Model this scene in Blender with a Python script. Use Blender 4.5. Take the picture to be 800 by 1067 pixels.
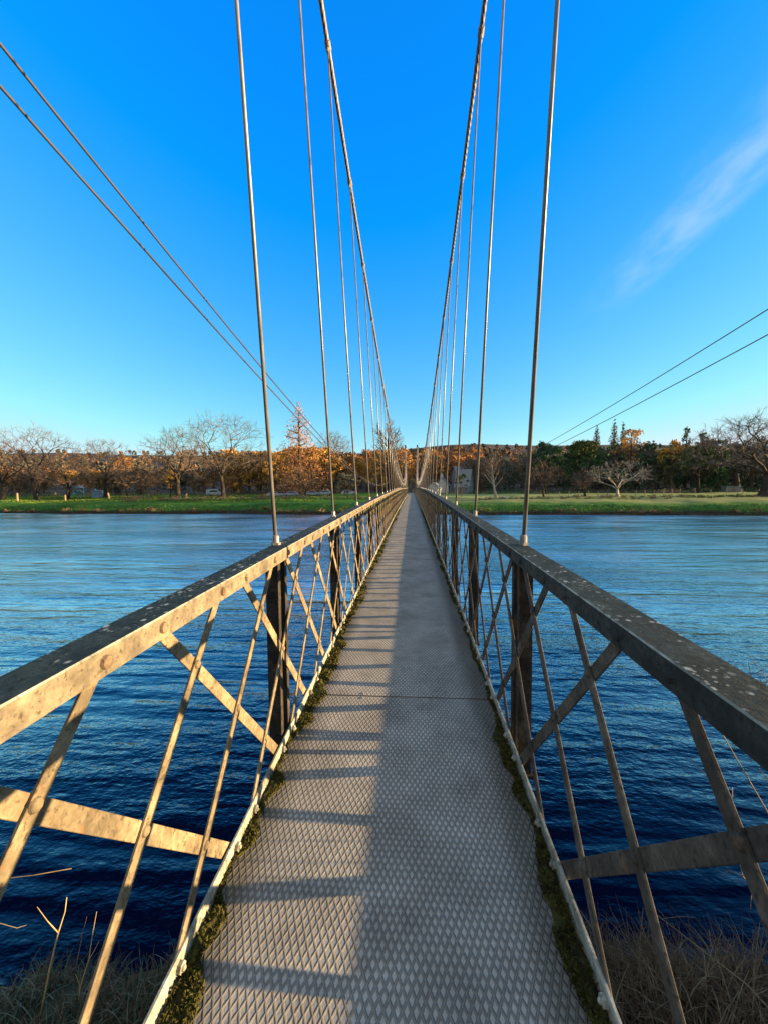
import bpy, bmesh, math, random
import numpy as np
from mathutils import Vector, Matrix

for o in list(bpy.data.objects):
    bpy.data.objects.remove(o)
scene = bpy.context.scene
COL = scene.collection
R = math.radians

# ------------------------------------------------------------------ camera, sky, sun, exposure
F, YAW, PITCH, ROLL = 411.3, -4.036, -3.157, -0.483
CAM = Vector((0.0934, 0.0, 1.5814))
_y, _p, _r = R(YAW), R(PITCH), R(ROLL)
FW = Vector((math.sin(_y)*math.cos(_p), math.cos(_y)*math.cos(_p), math.sin(_p)))
R0 = Vector((math.cos(_y), -math.sin(_y), 0)); U0 = R0.cross(FW)
RT = R0*math.cos(_r) + U0*math.sin(_r)
UP = -R0*math.sin(_r) + U0*math.cos(_r)
cd = bpy.data.cameras.new('camera'); cam = bpy.data.objects.new('camera', cd); COL.objects.link(cam)
cam.matrix_world = Matrix(((RT.x, UP.x, -FW.x, CAM.x), (RT.y, UP.y, -FW.y, CAM.y), (RT.z, UP.z, -FW.z, CAM.z), (0, 0, 0, 1)))
cd.sensor_fit = 'VERTICAL'; cd.sensor_height = 36.0; cd.lens = 36.0*F/1067.0
cd.clip_start = 0.02; cd.clip_end = 6000
scene.camera = cam

SUN_EL, SUN_AZ = 5.25, 87.2          # azimuth clockwise from +y (the way the bridge runs)
world = bpy.data.worlds.new("World"); scene.world = world; world.use_nodes = True
wn = world.node_tree.nodes; wl = world.node_tree.links
wn.clear()
def WN(t, **k):
    n = wn.new(t)
    for a, b in k.items(): setattr(n, a, b)
    return n
out = WN('ShaderNodeOutputWorld'); bg = WN('ShaderNodeBackground'); sky = WN('ShaderNodeTexSky')
sky.sky_type = 'NISHITA'; sky.sun_disc = False
sky.sun_elevation = R(SUN_EL); sky.sun_rotation = R(SUN_AZ)
sky.altitude = 0; sky.air_density = 1.0; sky.dust_density = 0.0; sky.ozone_density = 4.0
bg.inputs['Strength'].default_value = 0.15
EXPO = 2.2
SKY_FILL = (0.70, 0.80, 0.94)  # colour of the fill light added to the unseen sky
def wmath(op, a, b=None, clamp=False):
    n = WN('ShaderNodeMath', operation=op, use_clamp=clamp)
    for i, v in enumerate((a, b)):
        if v is None: continue
        if isinstance(v, (int, float)): n.inputs[i].default_value = v
        else: wl.new(v, n.inputs[i])
    return n.outputs[0]
# the camera that took the photo pushes its blues: grade the physical sky the same way, channel by channel
sep = WN('ShaderNodeSeparateColor'); wl.new(sky.outputs[0], sep.inputs[0])
kk = 1.0/(0.15*2**EXPO)
cr = wmath('MINIMUM', wmath('MAXIMUM', wmath('MULTIPLY', wmath('SUBTRACT', wmath('MULTIPLY', sep.outputs[0], 0.75), 0.13), 0.95*kk), 0.004), 0.85*kk)
cg = wmath('MINIMUM', wmath('MULTIPLY', wmath('POWER', wmath('MULTIPLY', sep.outputs[1], 0.75), 0.85), 0.72*kk), 0.93*kk)
cb = wmath('MINIMUM', wmath('MULTIPLY', sep.outputs[2], 0.75*1.30*kk), 1.02*kk)
comb = WN('ShaderNodeCombineColor')
for i, c in enumerate((cr, cg, cb)): wl.new(c, comb.inputs[i])
# one thin dispersing vapour trail high in the sky, laid out on a plane of constant height
tc = WN('ShaderNodeTexCoord'); sx = WN('ShaderNodeSeparateXYZ'); wl.new(tc.outputs['Generated'], sx.inputs[0])
zz = wmath('MAXIMUM', sx.outputs[2], 0.05)
pu = wmath('DIVIDE', sx.outputs[0], zz); pv = wmath('DIVIDE', sx.outputs[1], zz)
TA, TB = (1.06, 1.28), (1.11, 2.33)               # from overhead right towards the far bank
tl = math.hypot(TB[0]-TA[0], TB[1]-TA[1]); tx, ty = (TB[0]-TA[0])/tl, (TB[1]-TA[1])/tl
du = wmath('SUBTRACT', pu, TA[0]); dv = wmath('SUBTRACT', pv, TA[1])
al = wmath('ADD', wmath('MULTIPLY', du, tx), wmath('MULTIPLY', dv, ty))
ac = wmath('SUBTRACT', wmath('MULTIPLY', du, ty), wmath('MULTIPLY', dv, tx))      # + = right edge
nz = WN('ShaderNodeTexNoise'); nz.inputs['Scale'].default_value = 9; nz.inputs['Detail'].default_value = 5
cmb = WN('ShaderNodeCombineXYZ'); wl.new(wmath('MULTIPLY', al, 0.45), cmb.inputs[0]); wl.new(ac, cmb.inputs[1]); wl.new(cmb.outputs[0], nz.inputs['Vector'])
acn = wmath('ADD', ac, wmath('MULTIPLY', wmath('SUBTRACT', nz.outputs[0], 0.5), 0.07))
def ramp(x, lo, hi):
    n = WN('ShaderNodeMapRange', interpolation_type='SMOOTHSTEP'); wl.new(x, n.inputs[0])
    n.inputs[1].default_value = lo; n.inputs[2].default_value = hi; return n.outputs[0]
m1 = wmath('MULTIPLY', ramp(acn, 0.13, 0.03), ramp(acn, -0.24, 0.0))
m2 = wmath('MULTIPLY', ramp(al, 1.35, 0.10), ramp(al, -0.9, -0.2))
mask = wmath('MULTIPLY', wmath('MULTIPLY', m1, m2), wmath('ADD', wmath('MULTIPLY', ramp(nz.outputs[0], 0.25, 0.75), 0.36), 0.05))
mixn = WN('ShaderNodeMix', data_type='RGBA'); wl.new(mask, mixn.inputs[0]); wl.new(comb.outputs[0], mixn.inputs[6])
mixn.inputs[7].default_value = (0.66*kk, 0.85*kk, 1.04*kk, 1)
# an added pale sky fill overhead and back over the near bank, out of the picture, which keeps the shade from going blue
fill_mask = wmath('MAXIMUM', ramp(sx.outputs[2], 0.80, 0.93), ramp(sx.outputs[1], 0.10, -0.35))
mixv = WN('ShaderNodeMix', data_type='RGBA'); wl.new(fill_mask, mixv.inputs[0]); wl.new(mixn.outputs[2], mixv.inputs[6])
mixv.inputs[7].default_value = (SKY_FILL[0]*kk, SKY_FILL[1]*kk, SKY_FILL[2]*kk, 1)
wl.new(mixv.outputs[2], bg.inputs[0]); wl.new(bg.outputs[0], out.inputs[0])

sd = bpy.data.lights.new('sun', 'SUN'); sun = bpy.data.objects.new('sun', sd); COL.objects.link(sun)
sd.energy = 5.0; sd.angle = R(0.5); sd.color = (1.0, 0.69, 0.35)
_s = Vector((math.sin(R(SUN_AZ))*math.cos(R(SUN_EL)), math.cos(R(SUN_AZ))*math.cos(R(SUN_EL)), math.sin(R(SUN_EL))))
sun.rotation_euler = _s.to_track_quat('Z', 'Y').to_euler()
sun.location = (20, 0, 20)

scene.view_settings.view_transform = 'Standard'
try: scene.view_settings.look = 'None'
except Exception: pass
scene.view_settings.gamma = 1.0
scene.view_settings.exposure = EXPO
scene.view_settings.use_curve_mapping = False

# ------------------------------------------------------------------ helpers
rnd = random.Random(7)
def tag(o, label=None, cat=None, group=None, kind=None):
    if label: o['label'] = label
    if cat: o['category'] = cat
    if group: o['group'] = group
    if kind: o['kind'] = kind
    return o
def empty(name, loc, label, cat, group=None, rz=0.0):
    o = bpy.data.objects.new(name, None); COL.objects.link(o)
    o.location = loc; o.rotation_euler = (0, 0, rz); o.empty_display_size = 0.2
    return tag(o, label, cat, group)
class MB:
    """collects shapes; build() links them as ONE mesh object"""
    def __init__(s): s.v = []; s.f = []; s.m = []
    def add(s, vs, fs, mi=0):
        b = len(s.v); s.v += [tuple(v) for v in vs]
        s.f += [tuple(i+b for i in f) for f in fs]; s.m += [mi]*len(fs)
    def box(s, x0, x1, y0, y1, z0, z1, mi=0):
        s.add([(x0,y0,z0),(x1,y0,z0),(x1,y1,z0),(x0,y1,z0),(x0,y0,z1),(x1,y0,z1),(x1,y1,z1),(x0,y1,z1)],
              [(0,3,2,1),(4,5,6,7),(0,1,5,4),(1,2,6,5),(2,3,7,6),(3,0,4,7)], mi)
    def prism(s, pts, a, b, axis, mi=0):
        """polygon pts (in the two other axes) extruded from a to b along axis"""
        n = len(pts)
        def P(p, c):
            return {0: (c, p[0], p[1]), 1: (p[0], c, p[1]), 2: (p[0], p[1], c)}[axis]
        s.add([P(p, a) for p in pts]+[P(p, b) for p in pts],
              [tuple(range(n))[::-1], tuple(range(n, 2*n))]+[(i, (i+1) % n, n+(i+1) % n, n+i) for i in range(n)], mi)
    def tube(s, path, radii, n=6, mi=0, cap=True):
        path = [Vector(p) for p in path]; b = len(s.v)
        if isinstance(radii, (int, float)): radii = [radii]*len(path)
        for i, p in enumerate(path):
            t = (path[min(i+1, len(path)-1)]-path[max(i-1, 0)])
            t = t.normalized() if t.length > 1e-9 else Vector((0, 0, 1))
            a = t.cross(Vector((0, 0, 1)))
            if a.length < 0.05: a = t.cross(Vector((1, 0, 0)))
            a.normalize(); c = t.cross(a)
            for k in range(n):
                q = 2*math.pi*k/n
                s.v.append(tuple(p + (a*math.cos(q)+c*math.sin(q))*radii[i]))
        for i in range(len(path)-1):
            for k in range(n):
                s.f.append((b+i*n+k, b+i*n+(k+1) % n, b+(i+1)*n+(k+1) % n, b+(i+1)*n+k)); s.m.append(mi)
        if cap and n > 2:
            s.f.append(tuple(b+k for k in range(n))[::-1]); s.m.append(mi)
            e = b+(len(path)-1)*n; s.f.append(tuple(e+k for k in range(n))); s.m.append(mi)
    def dome(s, c, ax, r, h, n=8, mi=0):
        """rivet head: a low dome at c, its axis along the unit vector ax"""
        ax = Vector(ax); a = ax.cross(Vector((0, 0, 1)))
        if a.length < .1: a = ax.cross(Vector((1, 0, 0)))
        a.normalize(); q = ax.cross(a); c = Vector(c); vs = []
        for rr, hh in ((1, 0), (.82, .62), (.4, .95)):
            for k in range(n):
                t = 2*math.pi*k/n; vs.append(c+(a*math.cos(t)+q*math.sin(t))*r*rr+ax*h*hh)
        fs = [(j*n+k, j*n+(k+1) % n, (j+1)*n+(k+1) % n, (j+1)*n+k) for j in range(2) for k in range(n)]+[tuple(2*n+k for k in range(n))]
        s.add(vs, fs, mi)
    def build(s, name, mats, parent=None, smooth=False, bevel=0.0, loc=None):
        me = bpy.data.meshes.new(name); me.from_pydata(s.v, [], s.f)
        if not isinstance(mats, (list, tuple)): mats = [mats]
        for m in mats: me.materials.append(m)
        if len(mats) > 1: me.polygons.foreach_set('material_index', s.m)
        bm = bmesh.new(); bm.from_mesh(me); bmesh.ops.recalc_face_normals(bm, faces=bm.faces)
        if bevel:
            bmesh.ops.bevel(bm, geom=[e for e in bm.edges if len(e.link_faces) == 2 and e.calc_face_angle(0) > 0.6], offset=bevel, segments=1, affect='EDGES', clamp_overlap=True)
        bm.to_mesh(me); bm.free()
        if smooth: me.polygons.foreach_set('use_smooth', [True]*len(me.polygons))
        me.update()
        o = bpy.data.objects.new(name, me); COL.objects.link(o)
        if loc is not None: o.location = loc
        if parent: o.parent = parent
        return o
def raw_mesh(name, V, Fa, mats, mi=None, parent=None, smooth=False):
    """big meshes straight from arrays: V (n,3), Fa (m,k) with all faces of one size"""
    V = np.asarray(V, np.float32); Fa = np.asarray(Fa, np.int32); k = Fa.shape[1]
    me = bpy.data.meshes.new(name)
    me.vertices.add(len(V)); me.vertices.foreach_set('co', V.ravel())
    me.loops.add(Fa.size); me.loops.foreach_set('vertex_index', Fa.ravel())
    me.polygons.add(len(Fa)); me.polygons.foreach_set('loop_start', np.arange(len(Fa), dtype=np.int32)*k)
    try: me.polygons.foreach_set('loop_total', np.full(len(Fa), k, np.int32))
    except Exception: pass
    if not isinstance(mats, (list, tuple)): mats = [mats]
    for m in mats: me.materials.append(m)
    if mi is not None: me.polygons.foreach_set('material_index', np.asarray(mi, np.int32))
    if smooth: me.polygons.foreach_set('use_smooth', [True]*len(Fa))
    me.update(calc_edges=True); me.validate()
    o = bpy.data.objects.new(name, me); COL.objects.link(o)
    if parent: o.parent = parent
    return o
def copy_tree(o, parent=None):
    c = o.copy(); COL.objects.link(c)
    if parent: c.parent = parent
    for ch in list(o.children): copy_tree(ch, c)
    return c

# ---- materials
class NT:
    def __init__(s, name):
        s.mat = bpy.data.materials.new(name); s.mat.use_nodes = True
        s.n = s.mat.node_tree.nodes; s.l = s.mat.node_tree.links
        s.b = s.n['Principled BSDF']
    def node(s, t, **k):
        n = s.n.new(t)
        for a, b in k.items(): setattr(n, a, b)
        return n
    def pos(s, scale=(1, 1, 1)):
        if not hasattr(s, '_g'): s._g = s.node('ShaderNodeNewGeometry')
        m = s.node('ShaderNodeMapping'); m.inputs['Scale'].default_value = scale
        s.l.new(s._g.outputs['Position'], m.inputs[0]); return m.outputs[0]
    def noise(s, scale, detail=4, rough=.6, vec=None, stretch=(1, 1, 1)):
        n = s.node('ShaderNodeTexNoise'); n.inputs['Scale'].default_value = scale
        n.inputs['Detail'].default_value = detail; n.inputs['Roughness'].default_value = rough
        s.l.new(vec if vec is not None else s.pos(stretch), n.inputs['Vector']); return n.outputs[0]
    def ramp(s, x, stops, interp='LINEAR'):
        n = s.node('ShaderNodeValToRGB'); n.color_ramp.interpolation = interp
        while len(n.color_ramp.elements) < len(stops): n.color_ramp.elements.new(0.5)
        for e, (p, c) in zip(n.color_ramp.elements, stops):
            e.position = p; e.color = (*c, 1) if len(c) == 3 else c
        s.l.new(x, n.inputs[0]); return n.outputs[0]
    def step(s, x, lo, hi):
        n = s.node('ShaderNodeMapRange', interpolation_type='SMOOTHSTEP'); n.inputs[1].default_value = lo; n.inputs[2].default_value = hi
        s.l.new(x, n.inputs[0]); return n.outputs[0]
    def math(s, op, a, b=None):
        n = s.node('ShaderNodeMath', operation=op)
        for i, v in enumerate((a, b)):
            if v is None: continue
            if isinstance(v, (int, float)): n.inputs[i].default_value = v
            else: s.l.new(v, n.inputs[i])
        return n.outputs[0]
    def mix(s, fac, a, b):
        n = s.node('ShaderNodeMix', data_type='RGBA')
        for i, v in ((0, fac), (6, a), (7, b)):
            if isinstance(v, (int, float)): n.inputs[i].default_value = v
            elif isinstance(v, (tuple, list)): n.inputs[i].default_value = (*v, 1)
            else: s.l.new(v, n.inputs[i])
        return n.outputs[2]
    def set(s, color=None, rough=None, metal=None, spec=None):
        for k, v in (('Base Color', color), ('Roughness', rough), ('Metallic', metal), ('Specular IOR Level', spec)):
            if v is None: continue
            if isinstance(v, (tuple, list)): s.b.inputs[k].default_value = (*v, 1)
            elif isinstance(v, (int, float)): s.b.inputs[k].default_value = v
            else: s.l.new(v, s.b.inputs[k])
        return s
    def bump(s, h, dist=.01, strength=1.0):
        n = s.node('ShaderNodeBump'); n.inputs['Distance'].default_value = dist; n.inputs['Strength'].default_value = strength
        s.l.new(h, n.inputs['Height']); s.l.new(n.outputs[0], s.b.inputs['Normal']); return s
def plain(name, c, rough=.7, metal=0, spec=.3, var=.25, scale=6):
    t = NT(name); n = t.noise(scale, 4)
    d = tuple(x*(1-var) for x in c); l = tuple(min(1, x*(1+var)) for x in c)
    t.set(t.ramp(n, [(.3, d), (.7, l)]), rough, metal, spec); return t.mat
def painted_steel(name, pale, mid, dark, lichen=.0):
    """old grey-cream paint: streaky grime, rust freckles, chalky patches"""
    t = NT(name)
    a = t.noise(9, 6, .65); b = t.noise(55, 5, .7); c = t.noise(24, 4, .6, stretch=(1, 1, .35))
    big = t.step(t.noise(3.1, 5, .7), .47, .66)
    a2 = t.math('ADD', t.math('MULTIPLY', a, .55), t.math('MULTIPLY', t.noise(30, 6, .75), .45))
    col = t.ramp(a2, [(.36, dark), (.5, mid), (.62, pale)])
    col = t.mix(t.math('MULTIPLY', t.step(b, .54, .66), .75), col, tuple(x*.45 for x in dark))
    col = t.mix(t.math('MULTIPLY', big, .62), col, tuple(x*.75 for x in dark))
    col = t.mix(t.math('MULTIPLY', t.step(c, .62, .74), .5 if not lichen else .12), col, (.20, .085, .03))
    if lichen:
        v = t.node('ShaderNodeTexVoronoi'); v.inputs['Scale'].default_value = 24
        t.l.new(t.pos((1, .8, 1)), v.inputs['Vector'])
        w = t.math('ADD', v.outputs['Distance'], t.math('MULTIPLY', b, .35))
        sp = t.math('MULTIPLY', t.step(w, .42, .30), t.step(t.noise(3.4, 4, .7), .42, .56))
        v2 = t.node('ShaderNodeTexVoronoi'); v2.inputs['Scale'].default_value = 70; t.l.new(t.pos(), v2.inputs['Vector'])
        sp = t.math('MAXIMUM', sp, t.math('MULTIPLY', t.math('MULTIPLY', t.step(v2.outputs['Distance'], .36, .22), t.step(t.noise(7, 4, .7), .50, .62)), .6))
        col = t.mix(t.math('MULTIPLY', sp, lichen), col, (.36, .37, .33))
    t.set(col, t.ramp(b, [(.3, (.70,)*3), (.7, (.95,)*3)]), 0, .15)
    t.bump(t.math('ADD', b, t.math('MULTIPLY', a, .6)), .0025, .7)
    return t.mat
M = {}
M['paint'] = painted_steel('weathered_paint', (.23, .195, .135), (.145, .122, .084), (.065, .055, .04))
M['paint_shaded'] = painted_steel('shaded_weathered_paint', (.055, .058, .050), (.030, .035, .032), (.015, .019, .018))  # same rail paint, with the right side's shade put into the colour
M['bar_shaded'] = painted_steel('shaded_bar_paint', (.12, .108, .085), (.068, .06, .048), (.032, .029, .024))  # right-hand lattice bars: bar paint darkened to stand for shade
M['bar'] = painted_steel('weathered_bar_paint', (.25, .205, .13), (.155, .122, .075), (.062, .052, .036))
M['rail_top'] = painted_steel('mossy_rail_top', (.040, .055, .050), (.020, .032, .030), (.010, .017, .017), lichen=.85)
M['galv'] = painted_steel('pale_galvanised', (.37, .37, .31), (.25, .25, .20), (.10, .095, .07))
M['post'] = painted_steel('post_paint', (.075, .06, .042), (.033, .027, .021), (.012, .011, .009))
M['rivet'] = painted_steel('rivet_paint', (.24, .19, .13), (.15, .11, .07), (.08, .055, .035))
t = NT('hanger_steel'); n_ = t.noise(40, 4, .6, stretch=(1, 1, .15))
t.set(t.ramp(n_, [(.3, (.10, .095, .09)), (.7, (.25, .23, .21))]), .42, .35, .5); M['hanger'] = t.mat
t = NT('cable_steel'); n_ = t.noise(30, 4)
t.set(t.ramp(n_, [(.3, (.10, .09, .085)), (.7, (.28, .25, .22))]), .5, .3, .5); M['cable'] = t.mat

# steel deck: raised diamond pattern, worn, with grime along the edges
t = NT('tread_plate')
g = t.node('ShaderNodeNewGeometry'); sp = t.node('ShaderNodeSeparateXYZ'); t.l.new(g.outputs['Position'], sp.inputs[0])
wob = t.math('MULTIPLY', t.math('SUBTRACT', t.noise(6, 2), .5), .012)
u = t.math('DIVIDE', t.math('ADD', sp.outputs[0], wob), .0285); v = t.math('DIVIDE', sp.outputs[1], .056)
def tri(x):   # 0 on the lattice line, 1 midway
    return t.math('MULTIPLY', t.math('ABSOLUTE', t.math('SUBTRACT', t.math('FRACT', x), .5)), 2.0)
la = tri(t.math('ADD', u, v)); lb = tri(t.math('SUBTRACT', u, v))
line = t.math('MAXIMUM', t.step(la, .52, .96), t.step(lb, .52, .96))     # 1 on the ribs
wear = t.noise(3.2, 5, .65); fine = t.noise(90, 4, .7); patch = t.noise(.9, 3, .5)
col = t.ramp(wear, [(.28, (.21, .188, .155)), (.5, (.325, .295, .245)), (.72, (.45, .41, .35))])
col = t.mix(t.math('MULTIPLY', t.step(patch, .52, .72), .35), col, (.15, .13, .105))
col = t.mix(t.math('MULTIPLY', t.step(fine, .55, .75), .35), col, (.10, .09, .08))
col = t.mix(t.math('MULTIPLY', t.step(line, .55, 1.0), .42), col, (.085, .078, .07))       # dirt held against the ribs
ax = t.math('ABSOLUTE', t.math('ADD', sp.outputs[0], .02))
rs_ = t.math('MULTIPLY', t.step(t.noise(5.5, 6, .75), .58, .72), t.step(t.noise(.7, 2), .42, .6))
col = t.mix(t.math('MULTIPLY', rs_, .55), col, (.16, .085, .04))
st_ = t.step(t.noise(1.7, 6, .8, stretch=(1.6, .6, 1)), .55, .68)
col = t.mix(t.math('MULTIPLY', st_, .45), col, (.095, .09, .085))
v3 = t.node('ShaderNodeTexVoronoi'); v3.inputs['Scale'].default_value = 9; t.l.new(t.pos(), v3.inputs['Vector'])
spk = t.math('MULTIPLY', t.step(t.math('ADD', v3.outputs['Distance'], t.math('MULTIPLY', fine, .25)), .24, .18), t.step(t.noise(1.3, 3), .52, .6))
col = t.mix(t.math('MULTIPLY', spk, .7), col, (.48, .48, .44))
edge = t.step(t.math('ADD', ax, t.math('MULTIPLY', t.math('SUBTRACT', wear, .5), .22)), .46, .60)
col = t.mix(t.math('MULTIPLY', edge, .75), col, (.085, .075, .05))
t.set(col, t.ramp(fine, [(.3, (.55,)*3), (.7, (.8,)*3)]), 0, .2)
t.bump(t.math('ADD', line, t.math('MULTIPLY', fine, .10)), .0105, 1.0)
M['deck'] = t.mat

# ------------------------------------------------------------------ ground, river, hills
def sstep(a, b, x):
    q = np.clip((x-a)/(b-a), 0, 1); return q*q*(3-2*q)
def vnoise(x, y, s, seed):
    """cheap smooth value noise for terrain (numpy)"""
    x = np.asarray(x, float)/s; y = np.asarray(y, float)/s
    xi = np.floor(x).astype(int); yi = np.floor(y).astype(int); fx = x-xi; fy = y-yi
    fx = fx*fx*(3-2*fx); fy = fy*fy*(3-2*fy)
    def h(a, b):
        n = (a*374761393 + b*668265263 + seed*974711) & 0x7fffffff
        n = ((n ^ (n >> 13))*1274126177) & 0x7fffffff
        return (n & 0xffff)/65535.0
    return (h(xi, yi)*(1-fx)+h(xi+1, yi)*fx)*(1-fy)+(h(xi, yi+1)*(1-fx)+h(xi+1, yi+1)*fx)*fy
WATER = -2.72
def shore(x): return 70.0 - 0.106*np.asarray(x, float)
def gh(x, y):
    x = np.asarray(x, float); y = np.asarray(y, float)
    # near bank
    ys = 3.25 + 0.25*np.sin(x*.7+1)+.5*(vnoise(x, y*0, 2.2, 3)-.5) + 0.06*np.abs(x)
    n = -1.32+.12*(vnoise(x, y, .7, 5)-.5)
    n = n + 1.5*sstep(3.7, 5.6, x)*sstep(30, 14, x)  # unseen rise added on the right to shade the near brush
    near = n + (-3.6-n)*sstep(-1.5, .55, y-ys)
    near = near + .22*np.exp(-((x-1.75)/.95)**2-((y-2.05)/.50)**2)
    # far bank: undercut edge, grass slope, flat field
    tt = y-shore(x) + 2.6*(vnoise(x, y*0, 9, 9)-.5)+.5*(vnoise(x, y*0, 1.7, 10)-.5)
    left = sstep(10, -20, x)
    z = -4.6 + 2.25*sstep(-.9, .15, tt) + (1.15+.25*left)*sstep(0, 6, tt)+.65*sstep(5, 13, tt)+.8*sstep(10, 45, tt)
    z = z + .35*(vnoise(x, y, 9, 11)-.5)*sstep(2, 8, tt)+.12*(vnoise(x, y, 2.1, 12)-.5)*sstep(.5, 3, tt)
    hill = 66 + 9*np.exp(-((x-55)/90.0)**2)-4*np.exp(-((x+330)/150.0)**2)
    z = z + hill*sstep(115, 760, y+.12*np.abs(x))*(1+.22*(vnoise(x, y, 230, 20)-.5)+.10*(vnoise(x, y, 70, 23)-.5)) + 4.0*(vnoise(x, y, 60, 21)-.5)*sstep(150, 300, y)
    return np.where(y < 20, near, z)
xs = np.concatenate([-np.geomspace(1500, 160, 26), np.linspace(-150, -12, 150), np.linspace(-11, -4.1, 24), np.linspace(-4, 4, 54), np.linspace(4.1, 11, 24), np.linspace(12, 150, 150), np.geomspace(160, 1500, 26)])
ys_ = np.concatenate([-np.geomspace(1500, 8, 14), np.linspace(-6, -1, 8), np.linspace(-.9, 5, 48), np.linspace(7, 50, 8), np.linspace(54, 86, 96), np.linspace(87, 140, 70), np.geomspace(143, 1000, 60), np.array([1300, 1800, 2600, 4000])])
X, Y = np.meshgrid(xs, ys_); Z = gh(X, Y)
nx, ny = len(xs), len(ys_)
idx = np.arange(nx*ny).reshape(ny, nx)
Fq = np.stack([idx[:-1, :-1], idx[:-1, 1:], idx[1:, 1:], idx[1:, :-1]], -1).reshape(-1, 4)
t = NT('ground_soil_and_grass')
g = t.node('ShaderNodeNewGeometry'); sp = t.node('ShaderNodeSeparateXYZ'); t.l.new(g.outputs['Position'], sp.inputs[0])
na = t.noise(.22, 5, .6); nb = t.noise(1.7, 5, .7); nc = t.noise(.035, 5, .6)
# distance beyond the far water's edge
tt = t.math('ADD', t.math('SUBTRACT', sp.outputs[1], 70.0), t.math('MULTIPLY', sp.outputs[0], .106))
ttn = t.math('ADD', tt, t.math('MULTIPLY', t.math('SUBTRACT', na, .5), 5.0))
lush = t.ramp(nb, [(.3, (.028, .085, .012)), (.7, (.065, .17, .022))])
rough_grass = t.ramp(t.noise(.9, 5, .7, stretch=(.6, 1.6, 1)), [(.3, (.11, .14, .04)), (.5, (.18, .20, .065)), (.75, (.27, .25, .10))])
field = t.ramp(na, [(.3, (.15, .20, .055)), (.7, (.25, .28, .095))])
bright = t.ramp(nb, [(.3, (.07, .16, .012)), (.7, (.14, .25, .02))])
right = t.step(sp.outputs[0], -6, 6)
flat = t.mix(right, bright, t.mix(t.step(ttn, 20, 26), rough_grass, field))
col = t.mix(t.step(ttn, 7, 10), lush, flat)
earth = t.ramp(nb, [(.3, (.018, .013, .008)), (.7, (.05, .036, .02))])
col = t.mix(t.step(sp.outputs[2], -2.35, -1.85), earth, col)
hillc = t.ramp(nc, [(.35, (.060, .048, .045)), (.5, (.095, .068, .052)), (.62, (.068, .062, .048)), (.75, (.12, .082, .055))])
col = t.mix(t.step(sp.outputs[1], 125, 150), col, hillc)
nearc = t.ramp(nb, [(.3, (.015, .017, .009)), (.7, (.06, .055, .028))])
col = t.mix(t.step(sp.outputs[1], 30, 20), col, nearc)
t.set(col, .95, 0, .1); t.bump(nb, .15, .6)
M['ground'] = t.mat
ground = raw_mesh('ground', np.stack([X, Y, Z], -1).reshape(-1, 3), Fq, M['ground'], smooth=True); tag(ground, kind='structure')

t = NT('river_water')
w1 = t.noise(1.25, 3, .55, stretch=(.55, 1.25, 1)); w2 = t.noise(4.6, 3, .6, stretch=(.6, 1.2, 1)); w3 = t.noise(.16, 3, .5, stretch=(.6, 1.3, 1)); w4 = t.noise(13, 2, .5, stretch=(.7, 1.1, 1))
gust = t.ramp(t.math('ADD', t.math('MULTIPLY', t.noise(.05, 4, .6, stretch=(.5, 1.4, 1)), .55), t.math('MULTIPLY', t.noise(.22, 4, .65, stretch=(.22, 1.5, 1)), .45)), [(.38, (.22,)*3), (.62, (1.45,)*3)])
hh = t.math('ADD', t.math('ADD', t.math('MULTIPLY', w1, .60), t.math('MULTIPLY', w2, .26)), t.math('ADD', t.math('MULTIPLY', w3, .9), t.math('MULTIPLY', w4, .07)))
hh = t.math('MULTIPLY', hh, gust)
bn = t.node('ShaderNodeBump'); bn.inputs['Distance'].default_value = .20; t.l.new(hh, bn.inputs['Height'])
fr = t.node('ShaderNodeFresnel'); fr.inputs['IOR'].default_value = 1.333; t.l.new(bn.outputs[0], fr.inputs['Normal'])
fac = t.math('MINIMUM', t.math('MAXIMUM', t.math('SUBTRACT', t.math('MULTIPLY', fr.outputs[0], 4.2), .115), .004), .97)
df = t.node('ShaderNodeBsdfDiffuse'); df.inputs[0].default_value = (.0006, .0010, .010, 1)
gl = t.node('ShaderNodeBsdfGlossy'); gl.inputs['Color'].default_value = (.88, .95, 1, 1); t.l.new(t.ramp(w3, [(.35, (.07,)*3), (.65, (.21,)*3)]), gl.inputs['Roughness'])
t.l.new(bn.outputs[0], gl.inputs['Normal']); mx = t.node('ShaderNodeMixShader'); t.l.new(fac, mx.inputs[0]); t.l.new(df.outputs[0], mx.inputs[1]); t.l.new(gl.outputs[0], mx.inputs[2])
mo = [n for n in t.n if n.type == 'OUTPUT_MATERIAL'][0]; t.l.new(mx.outputs[0], mo.inputs[0]); t.n.remove(t.b)
M['water'] = t.mat
river = raw_mesh('river', [(-1500, 1.5, WATER), (1500, 1.5, WATER), (1500, 110, WATER), (-1500, 260, WATER)], [(0, 1, 2, 3)], M['water']); tag(river, kind='structure')

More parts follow.
